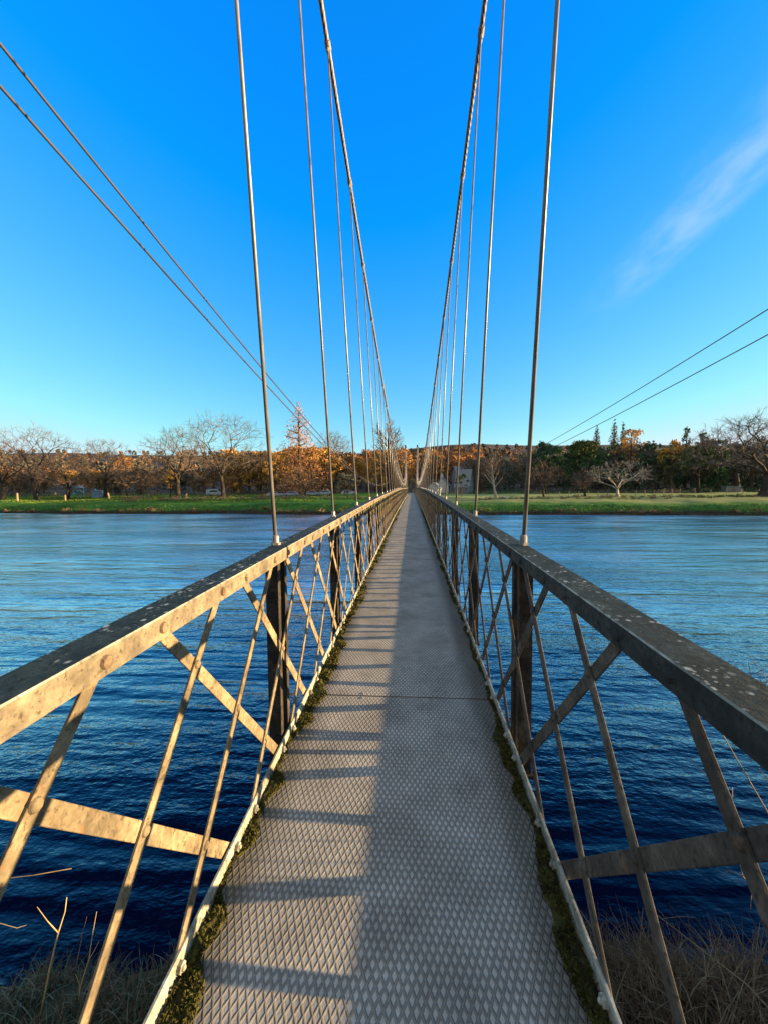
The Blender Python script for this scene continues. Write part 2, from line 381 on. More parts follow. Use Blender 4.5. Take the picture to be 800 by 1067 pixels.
# ------------------------------------------------------------------ the footbridge
W = 0.675                      # half distance between the two inner faces of the railings
PITCH_H = 1.8605               # hanger spacing
D1 = 2.454                     # first hanger ahead of the camera
YEND, YNEAR = 81.0, -2.2
NH = 43
def camb(y): return 0.03206*y - 0.000583*y*y + 4.1287e-6*y**3
RT_Z = 1.163                   # top of the rail above the bottom chord
def cableZ(y): return 1.5814 + 1.0545 + 0.0045226*(y-41.248)**2
OFF = 0.096
def cableX(z): return W + OFF + 0.0493*max(0.0, z - RT_Z)
bridge = empty('footbridge', (0, 0, 0), 'narrow steel suspension footbridge with lattice railings and a tread plate deck, crossing the river', 'footbridge')
def ysteps(a, b, st=.31): return [a+(b-a)*i/max(1, round((b-a)/st)) for i in range(max(1, round((b-a)/st))+1)]
def sweep(mb, prof, y0, y1, st=.31, mi=0, mis=None):
    """profile [(x,z)] swept along y following the camber"""
    ys = ysteps(y0, y1, st); n = len(prof); b = len(mb.v)
    for y in ys:
        c = camb(y)
        for (x, z) in prof: mb.v.append((x, y, z+c))
    for i in range(len(ys)-1):
        for k in range(n):
            mb.f.append((b+i*n+k, b+i*n+(k+1) % n, b+(i+1)*n+(k+1) % n, b+(i+1)*n+k)); mb.m.append(mis[k] if mis else mi)
    mb.f.append(tuple(b+k for k in range(n))); mb.m.append(mi)
    e = b+(len(ys)-1)*n; mb.f.append(tuple(e+k for k in range(n))); mb.m.append(mi)

S_BAR = PITCH_H/3
def fwd(k):  # leans away from the camera towards the top
    y0 = 0.535+S_BAR*k; return y0, y0+1.015
def back(k): # leans towards the camera towards the top
    y1 = 1.135+S_BAR*k; return y1+1.065, y1      # (y at bottom, y at top)
def bar_geo(mb, S, yb, yt, x0, x1, wd, cross=()):
    zb, zt = -.03+camb(yb), RT_Z-.012+camb(yt)
    dy, dz = yt-yb, zt-zb; L = math.hypot(dy, dz); py, pz = -dz/L*wd/2, dy/L*wd/2
    # ends run square into the chord and under the rail
    prof = [(yb-py, zb-pz), (yb+py, zb+pz), (yt+py, zt+pz), (yt-py, zt-pz)]
    zmax = RT_Z-.0125
    prof = [(a, min(b, zmax+camb(a))) for a, b in prof]
    mb.prism(prof, S*x0, S*x1, 0)
    for c in cross:
        f = c; y, z = yb+dy*f, zb+dz*f
        mb.dome((S*x0, y, z), (-S, 0, 0), .017, .011)
    return mb
kf = range(-4, int((YEND-1.6)/S_BAR)); kb = range(-4, int((YEND-2.3)/S_BAR))
FW_X = (W+.0085, W+.0175); BK_X = (W+.0180, W+.0255)
NIND = 25
far_lat = MB()
mb_mat = {-1: M['bar'], 1: M['bar_shaded']}
def crossings(k):
    """where forward bar k meets the back bars, as fractions of its height"""
    yb, yt = fwd(k); r = []
    for j in range(k-4, k+5):
        cb, ct = back(j); # y = yb+(yt-yb)f ; y = cb+(ct-cb)f
        den = (yt-yb)-(ct-cb); f = (cb-yb)/den
        if .08 < f < .93: r.append(f)
    return r
for S in (-1, 1):
    for k in kf:
        yb, yt = fwd(k)
        ind = -1 <= k < NIND-1
        mb = MB() if ind else far_lat
        bar_geo(mb, S, yb, yt, *FW_X, .047, crossings(k) if k < 45 else ())
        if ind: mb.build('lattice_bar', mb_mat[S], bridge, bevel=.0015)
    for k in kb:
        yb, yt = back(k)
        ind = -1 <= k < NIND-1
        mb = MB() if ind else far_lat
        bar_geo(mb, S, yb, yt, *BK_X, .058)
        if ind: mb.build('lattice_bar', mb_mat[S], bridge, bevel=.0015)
far = far_lat.build('lattice', M['bar'], bridge); tag(far, kind='stuff')

def hang_y(i): return D1+PITCH_H*i
for S in (-1, 1):
    # top rail: broad top flange, inner face, outer lip; in lengths with a hairline joint every third hanger
    mb = MB(); T = .011; x0, x1 = W, W+.118
    prof = [(S*x0, RT_Z), (S*x1, RT_Z), (S*x1, RT_Z-.052), (S*(x1-T), RT_Z-.052), (S*(x1-T), RT_Z-T), (S*(x0+.0082), RT_Z-T), (S*(x0+.0082), RT_Z-.071), (S*x0, RT_Z-.071)]
    prof = [(S*(x0+.004), RT_Z), *prof[1:], (S*x0, RT_Z-.004)]
    mis = [1]+[0]*7+[3]
    cuts = [YNEAR]+[hang_y(i)+.03 for i in range(0, NH, 3)]+[YEND]
    for a, b in zip(cuts[:-1], cuts[1:]):
        sweep(mb, prof, a+.0015, b-.0015, mi=0, mis=mis)
    for k in kf:
        yb, yt = fwd(k)
        if yt < 40: mb.dome((S*W, yt-.012, RT_Z-.036+camb(yt)), (-S, 0, 0), .019, .014, 10, mi=2)
    for k in kb:
        yb, yt = back(k)
        if yt < 40: mb.dome((S*W, yt+.015, RT_Z-.036+camb(yt)), (-S, 0, 0), .019, .014, 10, mi=2)
    mb.build('handrail', [M['paint'] if S < 0 else M['paint_shaded'], M['rail_top'], M['rivet'] if S < 0 else M['paint_shaded'], M['galv']], bridge)
    # bottom chord: pale galvanised flat with its bolts
    mb = MB()
    sweep(mb, [(S*W, -.034), (S*(W-.004), -.03), (S*(W-.004), .022), (S*W, .027), (S*(W+.008), .027), (S*(W+.008), -.034)], YNEAR, YEND)
    sweep(mb, [(S*(W-.004), -.0345), (S*(W-.004), -.041), (S*(W+.03), -.041), (S*(W+.03), -.0345)], YNEAR, YEND)
    for fn, kk_ in ((fwd, kf), (back, kb)):
        for k in kk_:
            yb, yt = fn(k)
            if yb < 14:
                c = camb(yb); pts = [(yb+.019*math.cos(q*math.pi/3), c-.006+.019*math.sin(q*math.pi/3)) for q in range(6)]
                mb.prism(pts, S*(W-.0042), S*(W-.018), 0)
                mb.dome((S*(W-.018), yb, c-.006), (-S, 0, 0), .010, .010, 8)
    mb.build('bottom_chord', M['galv'], bridge)
    # posts: two tees side by side, fins outward
    for i in range(-2, NH):
        yh = hang_y(i)-.095; mb = MB(); zt = RT_Z-.0125
        for dy in (-.062, .062):
            y = yh+dy; c = camb(y)
            xa, xb, xc_ = W+.026, W+.033, W+.108
            mb.box(*sorted((S*xa, S*xb)), y-.021, y+.021, -.17+c, zt+c)
            mb.box(*sorted((S*(xb+.0005), S*xc_)), y-.0055, y+.0055, -.17+c, zt+c)
        mb.box(*sorted((S*(W-.02), S*(W+.12))), yh-.085, yh+.085, -.19+camb(yh), -.1705+camb(yh))
        mb.build('post', M['post'], bridge)
    # main cable: laid rope, six strands
    mb = MB(); yy = []; y = YNEAR
    while y < 83.5:
        yy.append(y); y += .045 if y < 26 else .35
    n = 18; b = 0; arc = 0; prev = None
    for y in yy:
        z = cableZ(y); p = Vector((S*cableX(z), y, z))
        if prev is not None: arc += (p-prev).length
        prev = p
        tz = 2*.0045226*(y-41.248); tn = Vector((S*.0493*tz, 1, tz)).normalized()
        a = tn.cross(Vector((0, 0, 1))).normalized(); c = a.cross(tn)
        for k in range(n):
            q = 2*math.pi*k/n; r = .031*(1+.13*math.cos(6*q)) if y < 26 else .031
            ph = q + S*arc*2*math.pi/.62
            mb.v.append(tuple(p+(a*math.cos(ph)+c*math.sin(ph))*r))
    for i in range(len(yy)-1):
        for k in range(n):
            mb.f.append((i*n+k, i*n+(k+1) % n, (i+1)*n+(k+1) % n, (i+1)*n+k)); mb.m.append(0)
    cable = mb.build('main_cable', M['cable'], bridge, smooth=True)
    # hangers
    for i in range(-2, NH):
        y = hang_y(i); z0 = RT_Z+camb(y); z1 = cableZ(y)
        if z1-z0 < .15: continue
        xa, xb = S*(W+OFF), S*cableX(z1)
        mb = MB(); mb.tube([(xa, y, z0+.001), (xb, y, z1-.03)], .0128, 8)
        h = mb.build('hanger', M['hanger'], bridge, smooth=True)
        if i < 16:
            mb = MB()
            mb.tube([(xa, y, z0+.008), (xa, y, z0+.055), (xa, y, z0+.065)], [.021, .021, .016], 10)
            mb.prism([(xa+.031*math.cos(q*math.pi/3+.3), y+.031*math.sin(q*math.pi/3+.3)) for q in range(6)], z0+.0008, z0+.016, 2)
            mb.build('collar', M['hanger'], h)
            mb = MB(); tz = 2*.0045226*(y-41.248); tn = Vector((S*.0493*tz, 1, tz)).normalized()
            pc = Vector((xb, y, z1))
            mb.tube([pc-tn*.06, pc-tn*.055, pc+tn*.055, pc+tn*.06], [.036, .045, .045, .036], 12)
            mb.tube([(xb, y, z1-.03), (xb, y, z1-.10)], .018, 8)
            mb.build('clamp', M['cable'], h)
    # tower at the far end and its backstay
    zc = camb(YEND); ty = 82.6; zt = cableZ(ty)+.05; tx_ = S*cableX(zt); bx = S*(W+.42)
    mb = MB()
    for sx_ in (-1, 1):
        for sy_ in (-1, 1):
            mb.tube([(bx+sx_*.17, ty+sy_*.17, -1.0), (tx_+sx_*.10, ty+sy_*.10, zt)], .045, 4)
    for j in range(14):
        f0, f1 = j/14, (j+1)/14
        def P(f, sx_, sy_):
            wv = .17+(.10-.17)*f; return (bx+(tx_-bx)*f+sx_*wv, ty+sy_*wv, -1+(zt+1)*f)
        for (a0, a1, c0, c1) in ((-1, -1, 1, -1), (1, -1, 1, 1), (1, 1, -1, 1), (-1, 1, -1, -1)):
            mb.tube([P(f0, a0, a1), P(f1, c0, c1)], .025, 4); mb.tube([P(f0, c0, c1), P(f1, a0, a1)], .025, 4)
    tw = mb.build('tower', M['galv'], bridge)
    mb = MB(); mb.box(tx_-.17, tx_+.17, ty-.17, ty+.17, zt+.001, zt+.10)
    mb.tube([(tx_, ty, zt+.1), (tx_, ty, zt+.22), (tx_, ty, zt+.42), (tx_, ty, zt+.5)], [.05, .15, .15, .04], 10)
    mb.build('cap', M['post'], tw)
    mb = MB(); mb.tube([(tx_, ty, zt+.03), (tx_+S*.9, ty+9, zt-3.9), (tx_+S*1.6, ty+17.5, float(gh(tx_+S*1.6, ty+17.5))-.1)], .035, 6)
    mb.build('backstay', M['cable'], bridge)

# deck plates with their raised pattern
jy = [-2.3, .30, 2.862, 5.40]
while jy[-1] < 81.5: jy.append(jy[-1]+2.55)
jy[-1] = 83.2
for a, b in zip(jy[:-1], jy[1:]):
    mb = MB(); lift = .002*rnd.random()
    sweep(mb, [(-W+.012, -.045+lift), (W-.012, -.045+lift), (W-.012, -.066+lift), (-W+.012, -.066+lift)], a+.007, b-.007, .5)
    for x in ((-.28, .22) if b < 12 else ()):
        for y in (a+.028, b-.028): mb.dome((x, y, -.0445+lift+camb(y)), (0, 0, 1), .012, .003, 8)
    mb.build('deck_plate', M['deck'], bridge)
mb = MB(); sweep(mb, [(-W+.10, -.075), (W-.10, -.075), (W-.10, -.10), (-W+.10, -.10)], -2.2, 83, 1.0)
mb.build('deck_stringer', M['post'], bridge)

# moss growing along both edges of the deck
def rng(seed): return np.random.default_rng(seed)
def flakes(C, size, aspect, g, up=0.0):
    """random little quads at centres C: arrays of vertices and faces"""
    n = len(C); a = g.normal(size=(n, 3)); a[:, 2] += up; a /= np.linalg.norm(a, axis=1)[:, None]
    b = g.normal(size=(n, 3)); b -= (a*b).sum(1)[:, None]*a; b /= np.linalg.norm(b, axis=1)[:, None]
    L = (size*g.uniform(.6, 1.4, n))[:, None] if np.ndim(size) == 0 else (np.asarray(size)*g.uniform(.6, 1.4, n))[:, None]
    a = a*L/2; b = b*L*aspect/2
    V = np.stack([C-a-b*.3, C+b-a*.1, C+a+b*.2, C-b+a*.1], 1).reshape(-1, 3)
    return V, np.arange(4*n).reshape(n, 4)
def mosscol(name, a, b, c):
    t = NT(name); n1 = t.noise(26, 6, .75); n2 = t.noise(210, 4, .7)
    col = t.mix(t.math('MULTIPLY', t.step(n2, .5, .7), .5), t.ramp(n1, [(.35, a), (.5, b), (.68, c)]), a)
    t.set(col, .95, 0, .1); t.bump(t.math('ADD', n2, t.noise(60, 4, .7)), .012, 1); return t.mat
M['moss'] = mosscol('moss_cushion', (.032, .026, .013), (.070, .066, .018), (.115, .125, .025))
g_ = rng(3); CV = []; MV = []; MF = []
base = 0
for S in (-1, 1):
    ysm = np.concatenate([np.arange(.55, 9, .018), np.arange(9, 40, .07)]); xn = 7
    def wid(y): return np.clip(.036+.11*(vnoise(y*0+S*5, y, .11, 31)-.35)+.12*(vnoise(y*0+S*9, y, .45, 33)-.42), .002, .13)
    wv = wid(ysm)
    fr = np.linspace(0, 1, xn)
    wv = wv*(.60 if S > 0 else .9)
    Xg = S*(W-.006-fr[None, :]*wv[:, None]); Yg = np.repeat(ysm[:, None], xn, 1)
    prof_ = np.array([.55, .9, 1, .95, .8, .45, -.15])
    hgt = (.006+.024*vnoise(Xg*0+S*3, Yg, .07, 35)*vnoise(Xg, Yg, .03, 36)*2)*prof_[None, :]
    Zg = -.045+hgt+.03206*Yg-.000583*Yg**2+4.1287e-6*Yg**3
    V = np.stack([Xg, Yg, Zg], -1).reshape(-1, 3)
    ii = np.arange(len(ysm)*xn).reshape(-1, xn)
    MF.append(np.stack([ii[:-1, :-1], ii[:-1, 1:], ii[1:, 1:], ii[1:, :-1]], -1).reshape(-1, 4)+base); MV.append(V); base += len(V)
    n = 38000
    y = .55+ 22*g_.random(n)**2.2; w_ = wid(y); q = g_.random(n)**.8
    keep = vnoise(S*q*.2, y, .05, 41) > .33
    y, w_, q = y[keep], w_[keep]*(.60 if S > 0 else .9), q[keep]
    C = np.stack([S*(W-.008-q*w_*1.12), y, -.045+.010+.024*g_.random(len(y))*(1-q*.6)+.03206*y-.000583*y*y+4.1287e-6*y**3], -1)
    V, F_ = flakes(C, .013+.0014*y, .45, g_, .3); MV.append(V); MF.append(F_+base); base += len(V)
moss = raw_mesh('moss', np.concatenate(MV), np.concatenate(MF), M['moss']); tag(moss, 'yellow green and brown moss growing in cushions along both edges of the steel deck', 'moss', kind='stuff')

# ------------------------------------------------------------------ placing things on the far bank
def ray(px, py):
    v = FW + RT*((px-400)/F) - UP*((py-533.5)/F); return v/v.y
def gx(px, d): return CAM.x + ray(px, 512).x*d
def gz(px, py, d): return CAM.z + ray(px, py).z*d
def gnd(x, y): return float(gh(x, y))

# ---- tree makers
M['bark'] = plain('bark', (.045, .036, .028), .9, 0, .1, .35, 3)
M['bark_pale'] = plain('pale_bark', (.26, .23, .19), .9, 0, .1, .3, 3)
M['twig'] = plain('twigs_brown', (.12, .085, .06), .9, 0, .1, .25, .6)
M['twig_grey'] = plain('twigs_grey', (.115, .092, .078), .9, 0, .1, .25, .6)
M['twig_red'] = plain('twigs_rust', (.34, .17, .08), .9, 0, .1, .25, .6)
M['leaf_gold'] = plain('leaves_gold', (.42, .235, .055), .9, 0, .1, .35, .35)
M['leaf_rust'] = plain('leaves_rust', (.29, .145, .055), .9, 0, .1, .35, .3)
M['leaf_brown'] = plain('leaves_brown', (.20, .13, .078), .9, 0, .1, .4, .3)
M['leaf_grey'] = plain('twigs_in_mass', (.10, .098, .072), .9, 0, .1, .35, .3)
M['leaf_green'] = plain('needles', (.042, .085, .036), .9, 0, .1, .4, .5)
M['leaf_olive'] = plain('needles_olive', (.075, .085, .025), .9, 0, .1, .4, .5)
M['dead_dark'] = plain('dead_dark', (.085, .058, .034), .9, 0, .1, .4, 9)
def grow(tr, cr, p, d, L, r, lvl, P, rs):
    n = 4 if lvl < 2 else 3
    pts = [Vector(p)]; rad = [r]; d = Vector(d).normalized(); end = r*(.62 if lvl < P['max'] else .35)
    for i in range(n):
        j = P['jit']*(1+.3*lvl)
        d = (d+Vector((rs.gauss(0, j), rs.gauss(0, j), rs.gauss(0, j)*.7+P['up'][min(lvl, len(P['up'])-1)]))).normalized()
        pts.append(pts[-1]+d*L/n); rad.append(r+(end-r)*(i+1)/n)
    (tr if lvl <= 1 else cr).tube(pts, rad, (8, 6, 4, 3, 3, 3)[lvl], cap=False)
    if lvl >= P['max']: return
    k = P['kids'][lvl]; f0 = P['from'][lvl]
    ph = rs.random()*6.3
    for c in range(k):
        f = f0+(1-f0)*((c+rs.random()*.7)/max(1, k-1) if k > 1 else 1); f = min(f, 1.0)
        ix = min(n-1, int(f*n)); q = pts[ix].lerp(pts[ix+1], f*n-ix)
        ax = (pts[ix+1]-pts[ix]).normalized(); a = ax.cross(Vector((0, 0, 1)))
        if a.length < .1: a = Vector((1, 0, 0))
        a.normalize(); b = ax.cross(a); ph += 2.4+rs.gauss(0, .4)
        ang = R(rs.uniform(*P['ang'][lvl]))*(1 if f < .97 else .55)
        nd = ax*math.cos(ang)+(a*math.cos(ph)+b*math.sin(ph))*math.sin(ang)
        ls = P['len'][lvl]*L*rs.uniform(.75, 1.15)*(1-P['taper'][lvl]*(f-f0))
        grow(tr, cr, q, nd, ls, max(P.get('rmin', .017), min(rad[ix]*.72, r*P['rr'][lvl])), lvl+1, P, rs)
STYLE = {
 'spreading': dict(max=5, jit=.08, up=[.03, .07, .06, .05, .03, .0], kids=[8, 6, 5, 5, 4], ang=[(18, 62), (24, 58), (25, 60), (25, 60), (25, 60)], len=[1.45, .58, .56, .55, .55], taper=[.30, .3, .3, .3, .2], rr=[.50, .45, .45, .5, .6]),
 'slender': dict(max=4, jit=.06, up=[.04, .07, .05, .0, -.02], kids=[16, 7, 6, 5], ang=[(30, 55), (25, 50), (25, 55), (25, 60)], len=[.46, .50, .5, .5], taper=[.55, .3, .3, .2], rr=[.36, .45, .45, .6]),
 'larch': dict(max=3, jit=.03, up=[.05, -.01, .02, .03], kids=[90, 14, 8], ang=[(68, 92), (40, 75), (30, 65)], len=[.38, .36, .5], taper=[1.08, .5, .3], rr=[.16, .5, .9], rmin=.024),
 'fan': dict(max=4, jit=.07, up=[.02, .06, .06, .05, .03], kids=[9, 6, 5, 4], ang=[(25, 60), (22, 45), (20, 45), (20, 50)], len=[2.0, .52, .5, .5], taper=[.2, .3, .2, .2], rr=[.5, .5, .5, .6]),
}
FROM = {'spreading': [.55, .28, .25, .2, .2], 'slender': [.28, .2, .2, .2], 'larch': [.14, .12, .2], 'fan': [.6, .3, .25, .2]}
TRUNK = {'spreading': .34, 'slender': .92, 'larch': .97, 'fan': .26}
def crown_tips(rs_np, n, shape):
    """tips spread through a lumpy dome of unit half width and unit height"""
    v = rs_np.normal(size=(n*3, 3)); v /= np.linalg.norm(v, axis=1)[:, None]
    rr = rs_np.random(n*3)**(1/4.5)
    ph = rs_np.uniform(0, 6.3, 6); lump = 1+.10*np.sin(3*np.arctan2(v[:, 1], v[:, 0])+ph[0])*np.cos(2.3*v[:, 2]+ph[1])+.09*np.sin(5*np.arctan2(v[:, 1], v[:, 0])+ph[2]+4*v[:, 2])
    p = v*(rr*lump)[:, None]
    if shape == 'fan': c, hz, lo = .52, .48, .34
    else: c, hz, lo = .60, .40, .30
    p = np.stack([p[:, 0], p[:, 1], c+hz*p[:, 2]], -1)
    return p[p[:, 2] > lo+.10*rs_np.random(len(p))][:n]
def cluster(P, k, g):
    C = P[g.choice(len(P), k, replace=False)]
    for _ in range(4):
        lab = ((P[:, None]-C[None])**2).sum(2).argmin(1)
        C = np.array([P[lab == i].mean(0) if (lab == i).any() else C[i] for i in range(k)])
    return [P[lab == i] for i in range(k) if (lab == i).any()]
def envelope_tree(tr, cr, H, wm, r0, shape, seed, ntips=420, spray=5):
    g = rng(seed); T = crown_tips(g, ntips, shape)*np.array([wm/2, wm/2, H]); N = len(T)
    fork = np.array([g.normal(0, .02)*H, g.normal(0, .02)*H, H*(.20 if shape == 'fan' else .26)])
    tr.tube([(0, 0, 0), fork*np.array([.3, .3, .5]), fork], [r0, r0*.88, r0*.80], 8, cap=False)
    rad = lambda n: max(.018, r0*.78*(n/N)**.47)
    def rec(p, P, d, lvl):
        if len(P) <= 3 or lvl > 7:
            for q in P:
                m = (p+q)/2+g.normal(0, .03, 3)*np.linalg.norm(q-p)
                cr.tube([p, m, q], [rad(1)*1.2, rad(1), .014], 3, cap=False)
                o = q-p; o = o/np.linalg.norm(o)
                for _ in range(spray):
                    v = o*.9+g.normal(0, .62, 3); v[2] += .10; l = H*.062*g.uniform(.6, 1.3)
                    s0 = q+(p-q)*g.random()*.5; e = s0+v/np.linalg.norm(v)*l
                    cr.tube([s0, e], [.017, .011], 3, cap=False)
            return
        k = (6 if lvl == 0 else 3) if len(P) > 12 else 2
        for Q in cluster(P, min(k, len(P)), g):
            c = Q.mean(0); L = np.linalg.norm(c-p); f = .46 if lvl == 0 else .52
            e = p+(c-p)*f+g.normal(0, .05, 3)*L*f
            m = p+d*L*f*.38+(e-p)*.22 if lvl else p+np.array([(e-p)[0]*.40, (e-p)[1]*.40, (e-p)[2]*.60])
            ra, rb = rad(len(Q))*1.05, rad(len(Q))*.85
            (tr if lvl <= 1 else cr).tube([p, m, e], [ra, (ra+rb)/2, rb], (7, 6, 4, 4, 3, 3, 3, 3, 3)[lvl], cap=False)
            dd = e-m; rec(e, Q, dd/max(1e-6, np.linalg.norm(dd)), lvl+1)
    rec(fork, T, np.array([0, 0, 1.0]), 0)
def bare_tree(name, label, px, d, top, width, style, bark, twig, seed, group=None, lean=(0, 0), r=None, cat='tree', base_px=None):
    x = gx(px, d); z0 = gnd(x, d)-.1; H = gz(px, top, d)-z0
    rs = random.Random(seed); P = dict(STYLE[style]); P['from'] = FROM[style]
    tr, cr = MB(), MB()
    if style in ('spreading', 'fan'): envelope_tree(tr, cr, H, width*d/F, (r or H*.028), style, seed, 420 if H > 9 else 220)
    else: grow(tr, cr, (0, 0, 0), (lean[0], lean[1], 1), H*TRUNK[style], (r or H*.028), 0, P, rs)
    # root flare
    V = np.array(cr.v+tr.v); sz = H/max(.1, V[:, 2].max())
    wm = width*d/F; sxy = wm/max(.1, np.percentile(V[:, 0], 98.5)-np.percentile(V[:, 0], 1.5)); sxy = min(max(sxy, .6), 1.5)
    for m_ in (tr, cr): m_.v = [(a*sxy, b*sxy, c*sz) for a, b, c in m_.v]
    rr_ = (r or H*.028)*sxy; tr.tube([(0, 0, -.3), (0, 0, .15*rr_), (0, 0, rr_*1.5)], [rr_*1.75, rr_*1.4, rr_*1.02], 8, cap=False)
    root = empty(name, (x, d, z0), label, cat, group)
    tr.build('trunk', M[bark], root, smooth=True); cr.build('crown', M[twig], root)
    return root
def crown_points(g, n, H, wdt, shape, lobes):
    """points gathered in uneven clumps through the volume of a crown"""
    out_ = []
    if shape == 'cone':
        h = 1-np.sqrt(g.random(n))*.93; nw = lobes//2; h = (np.round(h*nw)+g.normal(0, .45 if lobes == 30 else .26, n))/nw
        a = g.uniform(0, 6.283, n); a = a+.25*np.sin(a*5+np.round(h*nw)*2.1); e = 1+.22*np.sin(np.round(h*nw)*1.7+a*2)
        rad = (wdt/2*(1-h).clip(0, 1)**.85+.12)*e*(.75+.5*vnoise(h*H, a*1.5, .8, int(g.integers(99)))); q = g.random(n)**.55; r_ = rad*q
        return np.stack([np.cos(a)*r_, np.sin(a)*r_, h*H-.30*r_+.25*H/nw*q], -1)
    for i in range(lobes):
        if shape == 'cone':
            h = g.uniform(.10, .99)**.9; rad = wdt/2*(1-h)**.85*1.05+.15; rr = rad*g.uniform(.35, 1); cs = np.array([.42, .42, .20])*max(.5, wdt*.22)*(1.15-h*.8)
        elif shape == 'column':
            h = g.uniform(.12, .97); rad = wdt/2*math.sqrt(max(0, 1-((h-.45)/.56)**2)); rr = rad*g.uniform(.2, .9); cs = np.array([.4, .4, .7])*wdt*.30
        else:
            h = 1-abs(g.normal(0, .27)); h = min(max(h, .22), 1); e = math.sqrt(max(.02, 1-((h-.55)/.47)**2)); rad = wdt/2*e; rr = rad*math.sqrt(g.uniform(.1, 1)); cs = np.array([.5, .5, .33])*wdt*.16
        a = g.uniform(0, 6.283); c = np.array([rr*math.cos(a), rr*math.sin(a), h*H-cs[2]*.9])
        out_.append(c+g.normal(size=(n//lobes, 3))*cs*.55)
    return np.concatenate(out_)
def leafy_tree(name, label, px, d, top, width, shape, leaf, seed, n=3200, lobes=34, size=.32, group=None, bark='bark', cat='tree', lit_leaf=None):
    x = gx(px, d); z0 = gnd(x, d)-.1; H = gz(px, top, d)-z0; wm = width*d/F; g = rng(seed)
    root = empty(name, (x, d, z0), label, cat, group)
    C = crown_points(g, n, H, wm, shape, lobes); C[:, 2] = np.clip(C[:, 2], .4, H)
    V, F_ = flakes(C, size*1.75*(1 if shape != 'dome' or 'green' in leaf or 'olive' in leaf else 1.3), .6 if 'green' in leaf or 'olive' in leaf else .26, g, .2)
    mats = [M[leaf]]+([M[lit_leaf]] if lit_leaf else []); mi = None
    if lit_leaf: mi = ((C[:, 2]/H + g.normal(0, .10, len(C))) > .72).astype(int)  # sunlight on the crown top painted as a second leaf colour
    raw_mesh('crown', V, F_, mats, mi, root)
    mb = MB(); rs = random.Random(seed); pts = [(rs.gauss(0, .05)*f, rs.gauss(0, .05)*f, H*.93*f) for f in (0, .25, .5, .75, 1)]
    mb.tube(pts, [H*.022*(1-.85*f) for f in (0, .25, .5, .75, 1)], 7, cap=False)
    for k in range(14):
        h = rs.uniform(.25, .85)*H; a = rs.random()*6.3; l = wm*.38*rs.uniform(.5, 1)*(1-h/H*.6)
        mb.tube([(0, 0, h), (math.cos(a)*l*.5, math.sin(a)*l*.5, h+.1*l), (math.cos(a)*l, math.sin(a)*l, h+.28*l)], [H*.008, H*.005, .02], 4, cap=False)
    mb.build('trunk', M[bark], root, smooth=True)
    return root

# ---- left of the bridge
LT = 'bare trees along the left riverbank'
bare_tree('bare_tree', 'bare spreading tree cut by the left edge of the photo', 3, 98, 452, 70, 'spreading', 'bark', 'twig', 11, LT)
bare_tree('bare_tree', 'wide bare tree with a thick forked trunk, near the left edge of the far bank', 38, 95, 438, 84, 'spreading', 'bark', 'twig_grey', 12, LT, r=.55)
bare_tree('bare_tree', 'short dark bare tree just right of the wide forked one on the left lawn', 70, 94, 474, 56, 'spreading', 'bark', 'twig', 13, LT, r=.45)
bare_tree('bare_tree', 'bare tree behind the blue play frame with a rounded grey top', 110, 104, 455, 50, 'spreading', 'bark', 'twig_grey', 14, LT)
bare_tree('bare_tree', 'low bare tree on the dark bank edge between two taller grey ones', 146, 98, 482, 46, 'spreading', 'bark', 'twig', 15, LT)
bare_tree('bare_tree', 'upright bare tree standing left of the tallest rounded tree on the left bank', 186, 95, 442, 62, 'spreading', 'bark', 'twig_grey', 16, LT)
bare_tree('bare_tree', 'tallest rounded bare tree on the left bank, in front of the pale van', 233, 97, 424, 88, 'spreading', 'bark', 'twig_grey', 17, LT, r=.5)
leafy_tree('larch_tree', 'conical bare larch glowing rust pink above the golden wood', 313, 112, 419, 76, 'cone', 'twig_red', 18, 7000, 30, .34)
bare_tree('bare_tree', 'small bare treetop rising behind the golden wood right of the larch', 349, 124, 445, 36, 'spreading', 'bark', 'twig', 19, LT)
bare_tree('bare_tree', 'slender bare tree behind the left hangers near the far tower', 404, 108, 435, 34, 'slender', 'bark', 'twig', 20, LT)
bare_tree('bare_tree', 'bare tree with a dark crooked trunk above the row of parked cars', 318, 99, 484, 34, 'spreading', 'bark', 'twig', 21, LT)
leafy_tree('beech_tree', 'golden leaved tree glowing behind the left hangers, left of the larch', 292, 118, 470, 40, 'dome', 'leaf_gold', 22, 1500, 40, .34)
leafy_tree('beech_tree', 'broad amber tree right of the larch and above the parked cars', 336, 120, 466, 46, 'dome', 'leaf_gold', 23, 1700, 40, .34)
leafy_tree('beech_tree', 'orange brown tree glowing between two bare trees on the left lawn', 132, 116, 474, 30, 'dome', 'leaf_rust', 24, 900, 30, .34)
leafy_tree('beech_tree', 'low golden bush lit by the sun beside the tallest bare tree', 178, 106, 490, 26, 'dome', 'leaf_gold', 25, 700, 24, .28)
leafy_tree('dark_shrub', 'dark rounded shrub beside the left railing where it meets the far bank', 362, 92, 493, 34, 'dome', 'leaf_grey', 26, 1500, 26, .26, cat='shrub')
leafy_tree('dark_shrub', 'dark shrub behind the far end of the deck between the two towers', 430, 93, 499, 12, 'dome', 'leaf_grey', 27, 600, 16, .2, cat='shrub')

